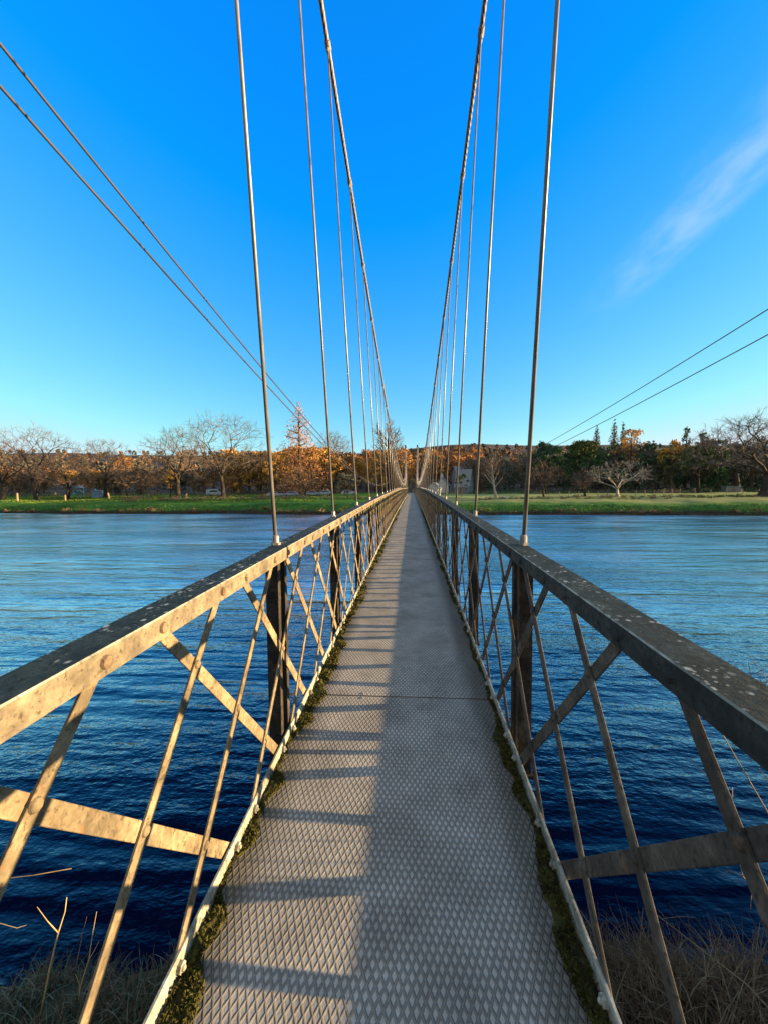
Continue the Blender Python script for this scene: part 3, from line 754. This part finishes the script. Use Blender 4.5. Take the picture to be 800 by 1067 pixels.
# ---- right of the bridge
bare_tree('leaning_tree', 'thin bare tree leaning left over the rough grass, right of the far tower', 517, 88, 466, 24, 'slender', 'bark_pale', 'twig', 31, lean=(-.22, 0))
bare_tree('bare_tree', 'small bare tree with a short trunk in the field, right of the leaning one', 566, 92, 478, 34, 'fan', 'bark', 'twig', 32)
bare_tree('bare_tree', 'thin young bare tree between the pale fan shaped tree and the dark pine', 609, 90, 489, 30, 'slender', 'bark', 'twig_grey', 33)
bare_tree('bare_tree', 'pale fan shaped bare tree with upright branches in the right field', 643, 90, 476, 58, 'fan', 'bark_pale', 'bark_pale', 34, r=.3)
bare_tree('bare_tree', 'great bare tree with a massive trunk at the right edge of the photo', 796, 84, 424, 128, 'spreading', 'bark', 'twig_grey', 35, r=.72)
bare_tree('bare_tree', 'tall bare tree with a broad crown left of the great tree at the right edge', 768, 110, 430, 66, 'spreading', 'bark', 'twig_grey', 36)
leafy_tree('pine_tree', 'rounded dark green pine nearest the right hangers', 568, 106, 460, 34, 'dome', 'leaf_green', 41, 6500, 36, .26)
leafy_tree('pine_tree', 'broad dark green pine with a lit olive top, second from the right hangers', 604, 109, 457, 38, 'dome', 'leaf_green', 42, 6500, 40, .26, lit_leaf='leaf_olive')
leafy_tree('spruce_tree', 'thin spruce spire left of the other two spires', 620, 140, 441, 17, 'cone', 'leaf_grey', 43, 3200, 40, .42)
leafy_tree('spruce_tree', 'tallest spruce spire behind the orange tree', 638, 142, 435, 20, 'cone', 'leaf_grey', 44, 3200, 46, .42)
leafy_tree('spruce_tree', 'spruce spire half hidden behind the orange tree', 647, 138, 440, 18, 'cone', 'leaf_grey', 45, 3200, 44, .42)
leafy_tree('beech_tree', 'orange tree with a sunlit top in the dark right wood, in front of the spires', 656, 122, 446, 34, 'dome', 'leaf_rust', 46, 1700, 40, .3, lit_leaf='leaf_gold')
leafy_tree('pine_tree', 'pine with a golden lit crown left of the tall narrow cypress', 698, 113, 459, 30, 'dome', 'leaf_olive', 47, 2200, 30, .28, lit_leaf='leaf_gold')
leafy_tree('cypress_tree', 'tall narrow grey green cypress standing above the right wood', 713, 130, 439, 10, 'column', 'leaf_green', 48, 1500, 26, .28)
leafy_tree('pine_tree', 'small domed evergreen just right of the narrow cypress', 730, 128, 451, 15, 'dome', 'leaf_green', 49, 1400, 18, .26)
leafy_tree('cedar_tree', 'wide dark evergreen with a yellowish top below the narrow cypress', 727, 108, 464, 46, 'dome', 'leaf_green', 50, 6500, 38, .28, lit_leaf='leaf_olive')
leafy_tree('pine_tree', 'dark evergreen wedge between the domed evergreen and the tall bare tree', 744, 122, 457, 26, 'cone', 'leaf_green', 51, 1800, 34, .28)
leafy_tree('dark_shrub', 'round dark evergreen bush in front of the steep roofed grey house', 481, 96, 494, 15, 'dome', 'leaf_green', 52, 900, 16, .22, cat='shrub')

# ---- the woods behind, too many to count
def wood(name, label, pxr, dr, n, hr, pal, seed, nf=420, xr=None, size=.75, low=.16, asp=.155, limbs=5):
    g = rng(seed); VV, FF, MI = [], [], []; b = 0; tk = MB()
    mats = [M[p] for p, _ in pal]+[M['twig']]; pw = np.array([w for _, w in pal]); pw = pw/pw.sum()
    for i in range(n):
        d = dr[0]+(dr[1]-dr[0])*g.random()**1.3
        x = g.uniform(*xr) if xr else gx(g.uniform(*pxr), d)
        z = gnd(x, d)-.2; H = g.uniform(*hr); wd = H*g.uniform(.5, .8); k = int(g.choice(len(pal), p=pw))
        C = crown_points(g, nf, H, wd, 'cone' if pal[k][0] == 'leaf_green' and g.random() < .6 else 'dome', min(nf//2, 22 if pal[k][0] == 'leaf_green' else 75))
        C[:, 2] = np.maximum(C[:, 2]-low*H*(1-C[:, 2]/H), .2); C += np.array([x, d, z])
        gr = pal[k][0] == 'leaf_green'
        if not gr: C = np.concatenate([C, C[g.permutation(len(C))[:len(C)*2//3]]+g.normal(0, .25, (len(C)*2//3, 3))])
        V, F_ = flakes(C, size*(1 if gr else 1.7), .55 if gr else asp, g, .3 if gr else .7); VV.append(V); FF.append(F_+b); b += len(V); MI.append(np.full(len(F_), k))
        # upright limbs showing through
        for q in range(limbs):
            a = g.uniform(0, 6.28); r0 = wd*.32*g.random(); w_ = .09*g.uniform(.5, 1.3)
            p0 = np.array([x, d, z]); p1 = p0+np.array([math.cos(a)*r0, math.sin(a)*r0, H*g.uniform(.6, .95)])
            e = np.array([w_, 0, 0]); VV.append(np.array([p0-e, p0+e, p1+e*.2, p1-e*.2])); FF.append(np.array([[b, b+1, b+2, b+3]])); b += 4; MI.append(np.array([len(pal)]))
            e = np.array([0, w_, 0]); VV.append(np.array([p0-e, p0+e, p1+e*.2, p1-e*.2])); FF.append(np.array([[b, b+1, b+2, b+3]])); b += 4; MI.append(np.array([len(pal)]))
    o = raw_mesh(name, np.concatenate(VV), np.concatenate(FF), mats, np.concatenate(MI)); tag(o, label, 'wood', kind='stuff')
wood('woodland', 'brown and rust coloured wood behind the bare trees on the left', (-40, 245), (120, 230), 140, (6.0, 9.8), [('leaf_brown', 4), ('leaf_rust', 1.8), ('leaf_gold', 2.4), ('leaf_grey', 1.2)], 61, 620, size=.55, asp=.22)
wood('woodland', 'golden orange wood filling the slope left of the far towers', (240, 418), (124, 250), 135, (12.5, 16), [('leaf_gold', 4), ('leaf_rust', 2.2), ('leaf_brown', 1)], 62, 620, size=.58, asp=.30)
wood('woodland', 'rust red wood on the slope behind the far towers', (405, 500), (190, 380), 110, (11, 15), [('leaf_rust', 4), ('leaf_brown', 2), ('leaf_gold', 1)], 63, 520, size=.8, asp=.26)
wood('woodland', 'dark wood around the houses right of the far towers', (488, 575), (138, 240), 75, (10, 13.5), [('leaf_grey', 3), ('leaf_brown', 2), ('leaf_green', 2)], 64)
wood('woodland', 'shaded grey green wood behind the right field', (556, 830), (120, 220), 190, (11.5, 16.5), [('leaf_grey', 3.2), ('leaf_green', 3.8), ('leaf_brown', 1), ('leaf_olive', .7)], 65, asp=.24)
wood('woodland', 'tall wood continuing beyond the right edge of the field', None, (112, 260), 80, (8, 13), [('leaf_grey', 3), ('leaf_green', 2), ('leaf_brown', 1)], 66, 220, xr=(100, 220), size=1.0)
wood('woodland', 'hazy brown wood covering the far hillside below its bare crest', (-120, 620), (250, 500), 950, (5, 8), [('leaf_brown', 4), ('leaf_grey', 3.5)], 67, 80, size=1.25, low=.45, asp=.42, limbs=0)
# low scrub on the left bank and hedge line at the back of the fields
def scrub(name, label, pts, h, mats, seed, n, size=.22, cat='scrub'):
    g = rng(seed); C = []
    for (x, y) in pts:
        z = gnd(x, y); k = n//len(pts); r = h*g.uniform(.7, 1.5)
        C.append(np.array([x, y, z])+np.abs(g.normal(size=(k, 3)))*np.array([1, 1, 1])*np.array([g.choice([-1, 1], k)*r*.8, g.choice([-1, 1], k)*r*.6, np.full(k, h*g.uniform(.4, .7))]).T)
    C = np.concatenate(C); V, F_ = flakes(C, size, .35, g, .4)
    mi = (vnoise(C[:, 0], C[:, 1], 4, seed)*len(mats)).astype(int).clip(0, len(mats)-1)
    o = raw_mesh(name, V, F_, [M[m] for m in mats], mi); tag(o, label, cat, kind='stuff'); return o
g_ = rng(71)
pts = [(gx(p, d), d) for p, d in zip(g_.uniform(128, 400, 110), g_.uniform(85, 93, 110)) if True]
scrub('scrub', 'tangled brown scrub along the top of the left riverbank', pts, .75, ['leaf_brown', 'leaf_grey', 'twig'], 72, 11000)
pts = [(gx(p, 117+g_.normal()*1.5), 117+g_.normal()*1.5) for p in np.linspace(-20, 330, 90)]
scrub('hedge', 'dark hedge along the back of the left lawn', pts, 1.3, ['leaf_grey', 'leaf_brown'], 73, 11000, .3, 'hedge')
pts = [(gx(p, 113+g_.normal()*1.0), 113+g_.normal()*1.0) for p in np.linspace(488, 830, 110)]
scrub('hedge', 'dark hedge and undergrowth along the back of the right field', pts, 1.0, ['leaf_grey', 'leaf_green', 'leaf_brown'], 74, 14000, .28, 'hedge')
pts = [(gx(p, d), d) for p, d in zip(g_.uniform(500, 815, 160), g_.uniform(80, 91, 160))]
scrub('rough_grass', 'straw coloured rough grass tussocks at the edge of the right field', pts, .30, ['leaf_olive', 'twig_grey'], 75, 9000, .22, 'grass')
n = 42000; dq = g_.uniform(81, 113, n); xq = np.array([gx(p, d) for p, d in zip(g_.uniform(-15, 330, n), dq)])
k = dq-shore(xq) > 8.5; xq, dq = xq[k], dq[k]; n = len(xq)
C = np.stack([xq, dq, gh(xq, dq)+.08], -1); V, F_ = flakes(C, .30, .5, g_, 0)
V = V.reshape(-1, 4, 3); V[:, :, 2] = C[:, None, 2]+(V[:, :, 2]-C[:, None, 2])*1.0
M['lawn'] = plain('lawn_grass', (.12, .185, .035), .9, 0, .1, .5, .12)
tag(raw_mesh('lawn', V.reshape(-1, 3), F_, M['lawn']), 'bright yellow green lawn grass behind the left riverbank', 'grass', kind='stuff')
pts = [(x_, float(shore(x_))+g_.uniform(-.3, 1.6)) for x_ in np.concatenate([g_.uniform(-105, -4, 75), g_.uniform(8, 75, 40)])]
scrub('reeds', 'brown reeds and dead growth leaning over the far waterline', pts, .38, ['leaf_brown', 'dead_dark', 'twig'], 76, 8000, .3, 'reeds')
# grass tufts hanging over the water's edge
n = 16000; xq = g_.uniform(-110, 85, n); yq = shore(xq)+g_.uniform(-.6, 5, n)
C = np.stack([xq, yq, gh(xq, yq)+.12], -1); V, F_ = flakes(C, .34, .22, g_, .2)
M['grass'] = plain('bank_grass', (.042, .10, .020), .9, 0, .1, .55, .12)
tag(raw_mesh('grass', V, F_, M['grass']), 'lush green grass growing on the far riverbank', 'grass', kind='stuff')

# ------------------------------------------------------------------ things on the far bank
M['white_paint'] = plain('white_paint', (.34, .35, .36), .5, 0, .4, .08, 1.5)
M['silver_paint'] = plain('silver_paint', (.28, .31, .34), .4, .3, .5, .08, 1.5)
M['dark_paint'] = plain('dark_car_paint', (.03, .05, .10), .35, 0, .5, .1, 1.5)
M['car_glass'] = plain('car_glass', (.02, .03, .035), .12, 0, .6, .1, 1.5)
M['tyre'] = plain('tyre', (.02, .02, .02), .9, 0, .1, .2, 5)
M['harl'] = plain('grey_harling', (.17, .17, .165), .95, 0, .1, .15, 2)
M['white_wall'] = plain('white_wall', (.42, .41, .38), .95, 0, .1, .1, 2)
M['slate'] = plain('slate_roof', (.16, .165, .17), .7, 0, .3, .25, 4)
M['glass'] = plain('window_glass', (.03, .035, .04), .15, 0, .6, .1, 2)
M['timber'] = plain('pale_timber', (.20, .155, .095), .9, 0, .1, .25, 8)
M['grey_wood'] = plain('grey_timber', (.16, .14, .115), .95, 0, .1, .3, 8)
M['blue_frame'] = plain('blue_frame', (.04, .17, .30), .6, 0, .3, .15, 4)
M['wire'] = plain('wire_sheath', (.045, .04, .04), .6, 0, .3, .2, 3)
M['blue_sheet'] = plain('grey_blue_sheet', (.18, .26, .33), .8, 0, .2, .15, 2)

def car(px, d, rz, paint, label, van=False):
    x = gx(px, d); root = empty('parked_car', (x, d, gnd(x, d)+.02), label, 'car', 'vehicles parked behind the left bank', rz)
    L = 2.1; mb = MB()
    if van: prof = [(-L, .35), (-L, 1.0), (-L+.15, 1.85), (1.1, 1.92), (1.55, 1.15), (L, .95), (L, .35)]
    else: prof = [(-L, .35), (-L, .85), (-1.75, .95), (-1.25, 1.42), (.35, 1.45), (1.0, .98), (L-.1, .82), (L, .60), (L, .35)]
    mb.prism(prof, -.82, .82, 1); mb.build('body', M[paint], root, bevel=.06)
    gp = [(-1.1, 1.10), (-.85, 1.55), (1.0, 1.6), (1.25, 1.15)] if van else [(-1.45, .98), (-1.15, 1.33), (.28, 1.36), (.78, 1.0)]
    for sy in (-1, 1):
        mb = MB(); mb.prism(gp, sy*.822, sy*.835, 1); mb.build('window', M['car_glass'], root)
    mb = MB(); a, b = ((1.13, 1.88), (1.53, 1.17)) if van else ((.40, 1.43), (.98, 1.0))
    mb.add([(a[0]+.02, -.68, a[1]), (a[0]+.02, .68, a[1]), (b[0]+.02, .72, b[1]), (b[0]+.02, -.72, b[1])], [(0, 1, 2, 3)]); mb.build('windscreen', M['car_glass'], root)
    for sx in (-1.3, 1.3):
        for sy in (-1, 1):
            mb = MB(); mb.tube([(sx, sy*.68, .32), (sx, sy*.85, .32)], .32, 14); w = mb.build('wheel', M['tyre'], root)
            mb = MB(); mb.tube([(sx, sy*.851, .32), (sx, sy*.865, .32)], .18, 10); mb.build('rim', M['silver_paint'], w)
    for sy in (-.6, .6):
        mb = MB(); mb.box(L+.001, L+.03, sy-.16, sy+.16, .62, .76); mb.build('headlight', M['white_paint'], root)
    return root
car(287, 104, .15, 'white_paint', 'white car parked furthest left in the row behind the scrub')
car(304, 105, 3.1, 'silver_paint', 'silver car second from the left in the row behind the scrub')
car(327, 105, .1, 'white_paint', 'white car parked between the crooked tree and the second hanger', )
car(338, 104.5, 3.2, 'silver_paint', 'silver car parked just left of the second hanger')
car(364, 106, .1, 'white_paint', 'white car parked furthest right, nearest the railing')
car(224, 107, .1, 'white_paint', 'tall pale van parked behind the tallest bare tree on the left', True)

def post_thing(name, label, px, d, h, w, mat, cat='post', group=None, lean=0):
    x = gx(px, d); mb = MB(); mb.tube([(0, 0, -.2), (lean*.5, 0, h*.5), (lean, 0, h*.94), (lean*1.02, 0, h)], [w*1.1, w, w*.95, w*.5], 8)
    o = mb.build(name, M[mat], loc=(x, d, gnd(x, d))); tag(o, label, cat, group)
post_thing('wooden_post', 'pale timber post left of the wide forked tree', 18, 90, 2.0, .22, 'timber')
post_thing('wooden_post', 'pale timber post between the forked tree and the short dark tree', 58, 102, 1.9, .2, 'timber')
post_thing('wooden_post', 'pale short post standing against the trunk of the short dark tree', 68, 91, 1.5, .17, 'timber')
post_thing('tree_stump', 'sunlit leaning stump at the foot of the bare tree behind the play frame', 114, 92, 1.7, .2, 'timber', 'stump', lean=-.3)
post_thing('tree_stump', 'sunlit broken stump on the brown scrub left of the tallest bare tree', 194, 91, 1.6, .22, 'timber', 'stump', lean=.15)
# play frame on the lawn
x = gx(82, 106); root = empty('play_frame', (x, 106, gnd(x, 106)), 'blue play frame with a slide on the left lawn behind the short dark tree', 'play frame')
mb = MB(); mb.prism([(-3.3, .12), (-3.2, .02), (-.9, 1.9), (-.2, 2.0), (-.2, 2.12), (-1.0, 2.03)], -.35, .35, 1); mb.build('slide', M['blue_frame'], root)
mb = MB()
for sx in (-.2, 1.1):
    for sy in (-.6, .6): mb.tube([(sx, sy, 0), (sx, sy, 2.9)], .06, 6)
mb.box(-.25, 1.15, -.65, .65, 1.85, 1.95); mb.build('tower', M['blue_frame'], root)
mb = MB(); mb.prism([(-.4, 2.9), (1.3, 2.9), (.45, 3.5)], -.75, .75, 1); mb.build('roof', M['blue_sheet'], root)
mb = MB(); mb.tube([(1.15, 0, 2.6), (5.2, 0, 2.6)], .07, 6)
for sy in (-1, 1): mb.tube([(5.2, 0, 2.6), (5.2, sy, 0)], .06, 6)
for q in (2.2, 3.9):
    for e in (-.25, .25): mb.tube([(q+e, 0, 2.6), (q+e, 0, .55)], .02, 4)
    mb.box(q-.3, q+.3, -.1, .1, .5, .55)
mb.build('swing', M['blue_frame'], root)
x = gx(104, 108); root = empty('shelter', (x, 108, gnd(x, 108)), 'small grey blue shelter on the lawn right of the play frame', 'shelter')
mb = MB(); mb.prism([(-1.7, 0), (1.7, 0), (1.7, 1.75), (-1.7, 2.1)], -.9, .9, 1); mb.build('wall', M['blue_sheet'], root)
mb = MB(); mb.prism([(-1.9, 2.13), (1.9, 1.75), (1.9, 1.83), (-1.9, 2.21)], -1.1, 1.1, 1); mb.build('roof', M['slate'], root)

def house(px, d, w, dep, eave, ridge, rz, wall, label, wins, chim=(0.35,), name='house', z=None):
    x = gx(px, d); root = empty(name, (x, d, (gnd(x, d) if z is None else z)-.1), label, 'house', None, rz)
    mb = MB(); mb.prism([(-dep/2, 0), (dep/2, 0), (dep/2, eave), (0, ridge), (-dep/2, eave)], -w/2, w/2, 0); mb.build('wall', M[wall], root)
    mb = MB(); t_ = .18; o_ = .3
    sl = (ridge-eave)/(dep/2)
    for q in (-1, 1):
        mb.prism([(0, ridge+.02), (q*(dep/2+o_), eave-sl*o_+.02), (q*(dep/2+o_), eave-sl*o_+t_), (0, ridge+t_+.03)], -w/2-.2, w/2+.2, 0)
    roof = mb.build('roof', M['slate'], root)
    for c in chim:
        mb = MB(); mb.box(c*w-.4, c*w+.4, -.35, .35, ridge-.5, ridge+1.1); mb.box(c*w-.45, c*w+.45, -.4, .4, ridge+1.101, ridge+1.22)
        mb.tube([(c*w-.18, 0, ridge+1.22), (c*w-.18, 0, ridge+1.55)], .12, 8); mb.tube([(c*w+.18, 0, ridge+1.22), (c*w+.18, 0, ridge+1.55)], .12, 8)
        mb.build('chimney', M[wall], roof)
    for (wx, wz, ww, wh) in wins:
        mb = MB(); mb.box(wx-ww/2, wx+ww/2, -dep/2-.06, -dep/2-.005, wz, wz+wh); f = mb.build('window', M['white_paint'], root)
        mb = MB(); mb.box(wx-ww/2+.08, wx+ww/2-.08, -dep/2-.075, -dep/2-.061, wz+.08, wz+wh-.08); mb.build('pane', M['glass'], f)
    mb = MB(); mb.box(-.5, .5, -dep/2-.05, -dep/2-.004, 0, 2.1); mb.build('door', M['grey_wood'], root)
house(483, 128, 4.6, 6.5, 2.4, 7.6, -.35, 'harl', 'grey house with a steep slate roof half hidden by trees right of the hangers', [(-1.4, 1.0, .9, 1.2), (1.4, 1.0, .9, 1.2)], chim=())
house(481, 158, 6.5, 6, 4.8, 7.5, .2, 'harl', 'pale house with a tall chimney up among the trees above the steep roofed one', [(-2, 1.2, 1, 1.3), (2, 1.2, 1, 1.3), (-2, 3.4, 1, 1), (2, 3.4, 1, 1)], z=3.2)
house(461, 132, 4.5, 4.2, 2.6, 5.0, 1.35, 'white_wall', 'small white gabled cottage behind the right hangers', [(-1.2, 1.0, .8, 1.1)], chim=(-.4,))
house(452, 112, 3.2, 3.0, 2.0, 3.4, 1.2, 'white_wall', 'tiny white outbuilding low beside the right railing', [(.9, .9, .5, .6)], chim=(), name='outbuilding')
# shed and fences in the right field
x = gx(761, 108); root = empty('shed', (x, 108, gnd(x, 108)), 'low pale grey field shed in front of the hedge at the right', 'shed')
mb = MB(); mb.prism([(-1.75, .1), (1.75, .1), (1.75, 1.25), (-1.75, 1.45)], -.9, .9, 1); mb.build('wall', M['harl'], root)
mb = MB(); mb.prism([(-1.95, 1.48), (1.95, 1.26), (1.95, 1.34), (-1.95, 1.56)], -1.1, 1.1, 1); mb.build('roof', M['blue_sheet'], root)
mb = MB(); mb.box(-.5, .5, -.93, -.903, .12, 1.1); mb.build('door', M['grey_wood'], root)
def fence(pa, da, pb, db, n, label, h=1.15):
    xa, xb = gx(pa, da), gx(pb, db)
    root = empty('wire_fence', (xa, da, gnd(xa, da)), label, 'fence'); tops = []
    for i in range(n):
        f = i/(n-1); x, y = xa+(xb-xa)*f, da+(db-da)*f; z = gnd(x, y); tops.append(Vector((x-xa, y-da, z-gnd(xa, da))))
        mb = MB(); mb.tube([(x-xa, y-da, z-gnd(xa, da)-.2), (x-xa+rnd.gauss(0, .04), y-da, z-gnd(xa, da)+h*rnd.uniform(.9, 1.15))], .07, 6)
        mb.build('fence_post', M['grey_wood'], root)
    for k in (.4, .7, .98):
        mb = MB(); mb.tube([p+Vector((0, -.07, h*k)) for p in tops], .012, 4); mb.build('wire', M['wire'], root)
fence(572, 87.5, 700, 93, 14, 'grey post and wire fence sagging behind the pale fan shaped tree')
fence(692, 100, 790, 97, 7, 'grey post and wire fence across the field in front of the shed')
x = gx(526, 88); mb = MB(); mb.prism([(-.45, 0), (.45, 0), (.55, .42), (-.55, .42)], -.25, .25, 1); mb.box(-.5, .5, -.2, .2, .4205, .46)
tag(mb.build('water_trough', M['white_paint'], loc=(x, 88, gnd(x, 88)), bevel=.02), 'small white water trough in the rough grass right of the leaning tree', 'trough')

# ---- wires slung over the river beside the bridge
def wire(label, X0, fn, r, ya, yb, slope=0.0):
    mb = MB(); n = 60; mb.tube([(X0+slope*(ya+(yb-ya)*i/n), ya+(yb-ya)*i/n, fn(ya+(yb-ya)*i/n)) for i in range(n+1)], r, 6)
    o = mb.build('overhead_wire', M['wire'], smooth=True); tag(o, label, 'wire')
wire('upper thick dark wire sagging over the river left of the bridge', -4.0, lambda y: 2.25+.00200*(y-47.7)**2, .017, -16, 98)
wire('lower thick grey wire sagging over the river left of the bridge', -4.0, lambda y: 2.16+.00184*(y-47.5)**2, .017, -16, 98)
wire('upper thin wire crossing the sky right of the bridge', 9.0, lambda y: 3.35+.00104*(y-61.5)**2, .014, -16, 122)
wire('lower thin wire crossing the sky right of the bridge', 9.0, lambda y: 3.05+.00091*(y-61.5)**2, .014, -16, 122)

# ------------------------------------------------------------------ the near bank
def blades(name, label, n, region, L, mats, seed, cat, spread=.9, wdt=.004, hfun=None, curl=.5):
    """curved strips of grass and dead stems; region(g,n)->x,y"""
    g = rng(seed); x, y = region(g, n); z = gh(x, y)-.03
    if hfun is not None: z = z+hfun(x, y)*g.random(len(x))
    n = len(x); a = g.uniform(0, 6.283, n); tilt = np.abs(g.normal(0, spread, n)).clip(0, 2.4); l = L*g.uniform(.35, 1.25, n)
    dx, dy = np.cos(a), np.sin(a); px, py = -dy, dx; K = 5; rows = []
    P = np.stack([x, y, z], -1); th = tilt*.45; bend = curl*g.normal(.6, .5, n)
    for k in range(K):
        f = k/(K-1); w = wdt*(1-f*.85)*g.uniform(.7, 1.3, n)
        rows.append(P+np.stack([px*w, py*w, 0*w], -1)); rows.append(P-np.stack([px*w, py*w, 0*w], -1))
        st = l/(K-1); P = P+np.stack([dx*np.sin(th)*st, dy*np.sin(th)*st, np.cos(th)*st], -1); th = th+bend*.55
    V = np.stack(rows, 1).reshape(-1, 3); b = np.arange(n)[:, None]*2*K
    F_ = np.concatenate([b+np.array([[2*k, 2*k+1, 2*k+3, 2*k+2]]) for k in range(K-1)], 0)
    mi = np.tile((g.random(n)**1.3*len(mats)).astype(int).clip(0, len(mats)-1), K-1)
    o = raw_mesh(name, V, F_, [M[m] for m in mats], mi); tag(o, label, cat, kind='stuff'); return o
M['scrub_green'] = plain('scrub_green', (.05, .07, .038), .9, 0, .1, .4, 6)
M['scrub_grey'] = plain('scrub_grey', (.13, .14, .10), .9, 0, .1, .4, 6)
M['dead_stem'] = plain('dead_stem', (.16, .125, .08), .9, 0, .1, .4, 9)
M['straw'] = plain('straw', (.42, .30, .13), .8, 0, .2, .3, 9)
def clump_region(xa, xb, ya, yb, cut):
    def f(g, n):
        x = g.uniform(xa, xb, n*2); y = g.uniform(ya, yb, n*2)
        k = vnoise(x, y, .28, 51) > cut; return x[k][:n], y[k][:n]
    return f
blades('scrub', 'grey green scrub and dead grass on the near bank left of the bridge', 13000, clump_region(-4.8, -.55, .4, 2.4, .55), .16, ['scrub_green', 'dead_dark', 'dead_dark', 'scrub_grey'], 81, 'scrub', 1.5, .0036, lambda x, y: .05+.22*(vnoise(x, y, .45, 91)-.4).clip(0, 1), curl=.9)
blades('brush', 'heap of tangled dead brown stems on the near bank right of the bridge', 30000, clump_region(.55, 4.4, .4, 2.75, .26), .29, ['dead_dark', 'dead_dark', 'dead_dark', 'dead_stem'], 82, 'brush', 1.9, .0036, lambda x, y: .10+0*x, curl=1.0)
blades('scrub', 'dark low growth on the near bank under the bridge', 4000, clump_region(-.7, .8, .3, 2.3, .3), .3, ['dead_dark', 'scrub_green'], 83, 'scrub', .9, .004)
def stalk(name, label, pts, r, branches, mat, cat, group=None):
    p0 = Vector(pts[0]); mb = MB(); q = [Vector(p)-p0 for p in pts]
    mb.tube(q, [r*(1-.6*i/(len(q)-1)) for i in range(len(q))], 6)
    for br in branches: 
        b_ = [Vector(p)-p0 for p in br]; mb.tube(b_, [r*.6*(1-.6*i/(len(b_)-1)) for i in range(len(b_))], 5)
    o = mb.build(name, M[mat], loc=p0, smooth=True); tag(o, label, cat, group)
def ip(px, py, d): v = ray(px, py); return CAM+v*d
stalk('dry_stalk', 'pale forked dead stalk standing up at the lower left of the near bank', [ip(42, 1062, 1.9), ip(52, 1010, 1.93), ip(61, 972, 1.92), ip(68, 950, 1.95), ip(70, 935, 1.94)], .0052, [[ip(61, 972, 1.92), ip(50, 960, 1.9), ip(39, 945, 1.88)]], 'straw', 'dead stalk')
stalk('dry_stalk', 'second pale dead stalk, thin and bent, right of the forked one', [ip(80, 1066, 1.95), ip(84, 1028, 1.95), ip(93, 1000, 1.97), ip(97, 972, 1.96), ip(101, 950, 1.98)], .0040, [[ip(93, 1000, 1.97), ip(99, 990, 2.0), ip(104, 980, 2.0)], [ip(84, 1028, 1.95), ip(79, 1015, 1.9)]], 'straw', 'dead stalk')
stalk('dry_stalk', 'thinnest dark dead stalk between the forked one and the bent one', [ip(78, 1020, 2.05), ip(82, 995, 2.05), ip(87, 970, 2.06), ip(91, 955, 2.07)], .0028, [[ip(87, 970, 2.06), ip(80, 985, 2.1)]], 'dead_stem', 'dead stalk')
stalk('dry_stalk', 'pale twig lying out over the water behind the left railing', [ip(-30, 925, 1.7), ip(0, 916, 1.72), ip(35, 912, 1.75), ip(75, 905, 1.8)], .0036, [[ip(0, 962, 1.7), ip(18, 967, 1.75), ip(28, 964, 1.78)]], 'dead_stem', 'dead stalk')
# bare whippy shrub reaching up past the right railing
root_p = Vector((2.15, 1.55, gnd(2.15, 1.55))); root = empty('bare_shrub', root_p, 'bare whippy shrub with thin twigs beyond the right railing', 'shrub')
rs = random.Random(5); tips = [(781, 684, 1.75), (790, 704, 1.6), (779, 690, 1.7), (728, 726, 1.9), (735, 785, 1.8), (790, 800, 1.6), (680, 950, 2.3), (770, 900, 1.8)]
for (px, py, d) in tips:
    e = ip(px, py, d)-root_p; mid = e*.55+Vector((rs.gauss(0, .06), rs.gauss(0, .06), .12)); m2 = e*.85+Vector((rs.gauss(0, .04), rs.gauss(0, .04), .05))
    mb = MB(); mb.tube([(rs.gauss(0, .03), rs.gauss(0, .03), -.05), mid*.5, mid, m2, e], [.005, .004, .0032, .0024, .0014], 5)
    for q in range(4):
        f = rs.uniform(.5, .95); p = mid.lerp(e, f); dv = Vector((rs.gauss(0, .07), rs.gauss(0, .07), rs.gauss(.04, .06)))
        mb.tube([p, p+dv*.6, p+dv+Vector((0, 0, -.015))], [.0018, .0014, .0009], 4)
    mb.build('stem', M['dead_stem'], root, smooth=True)
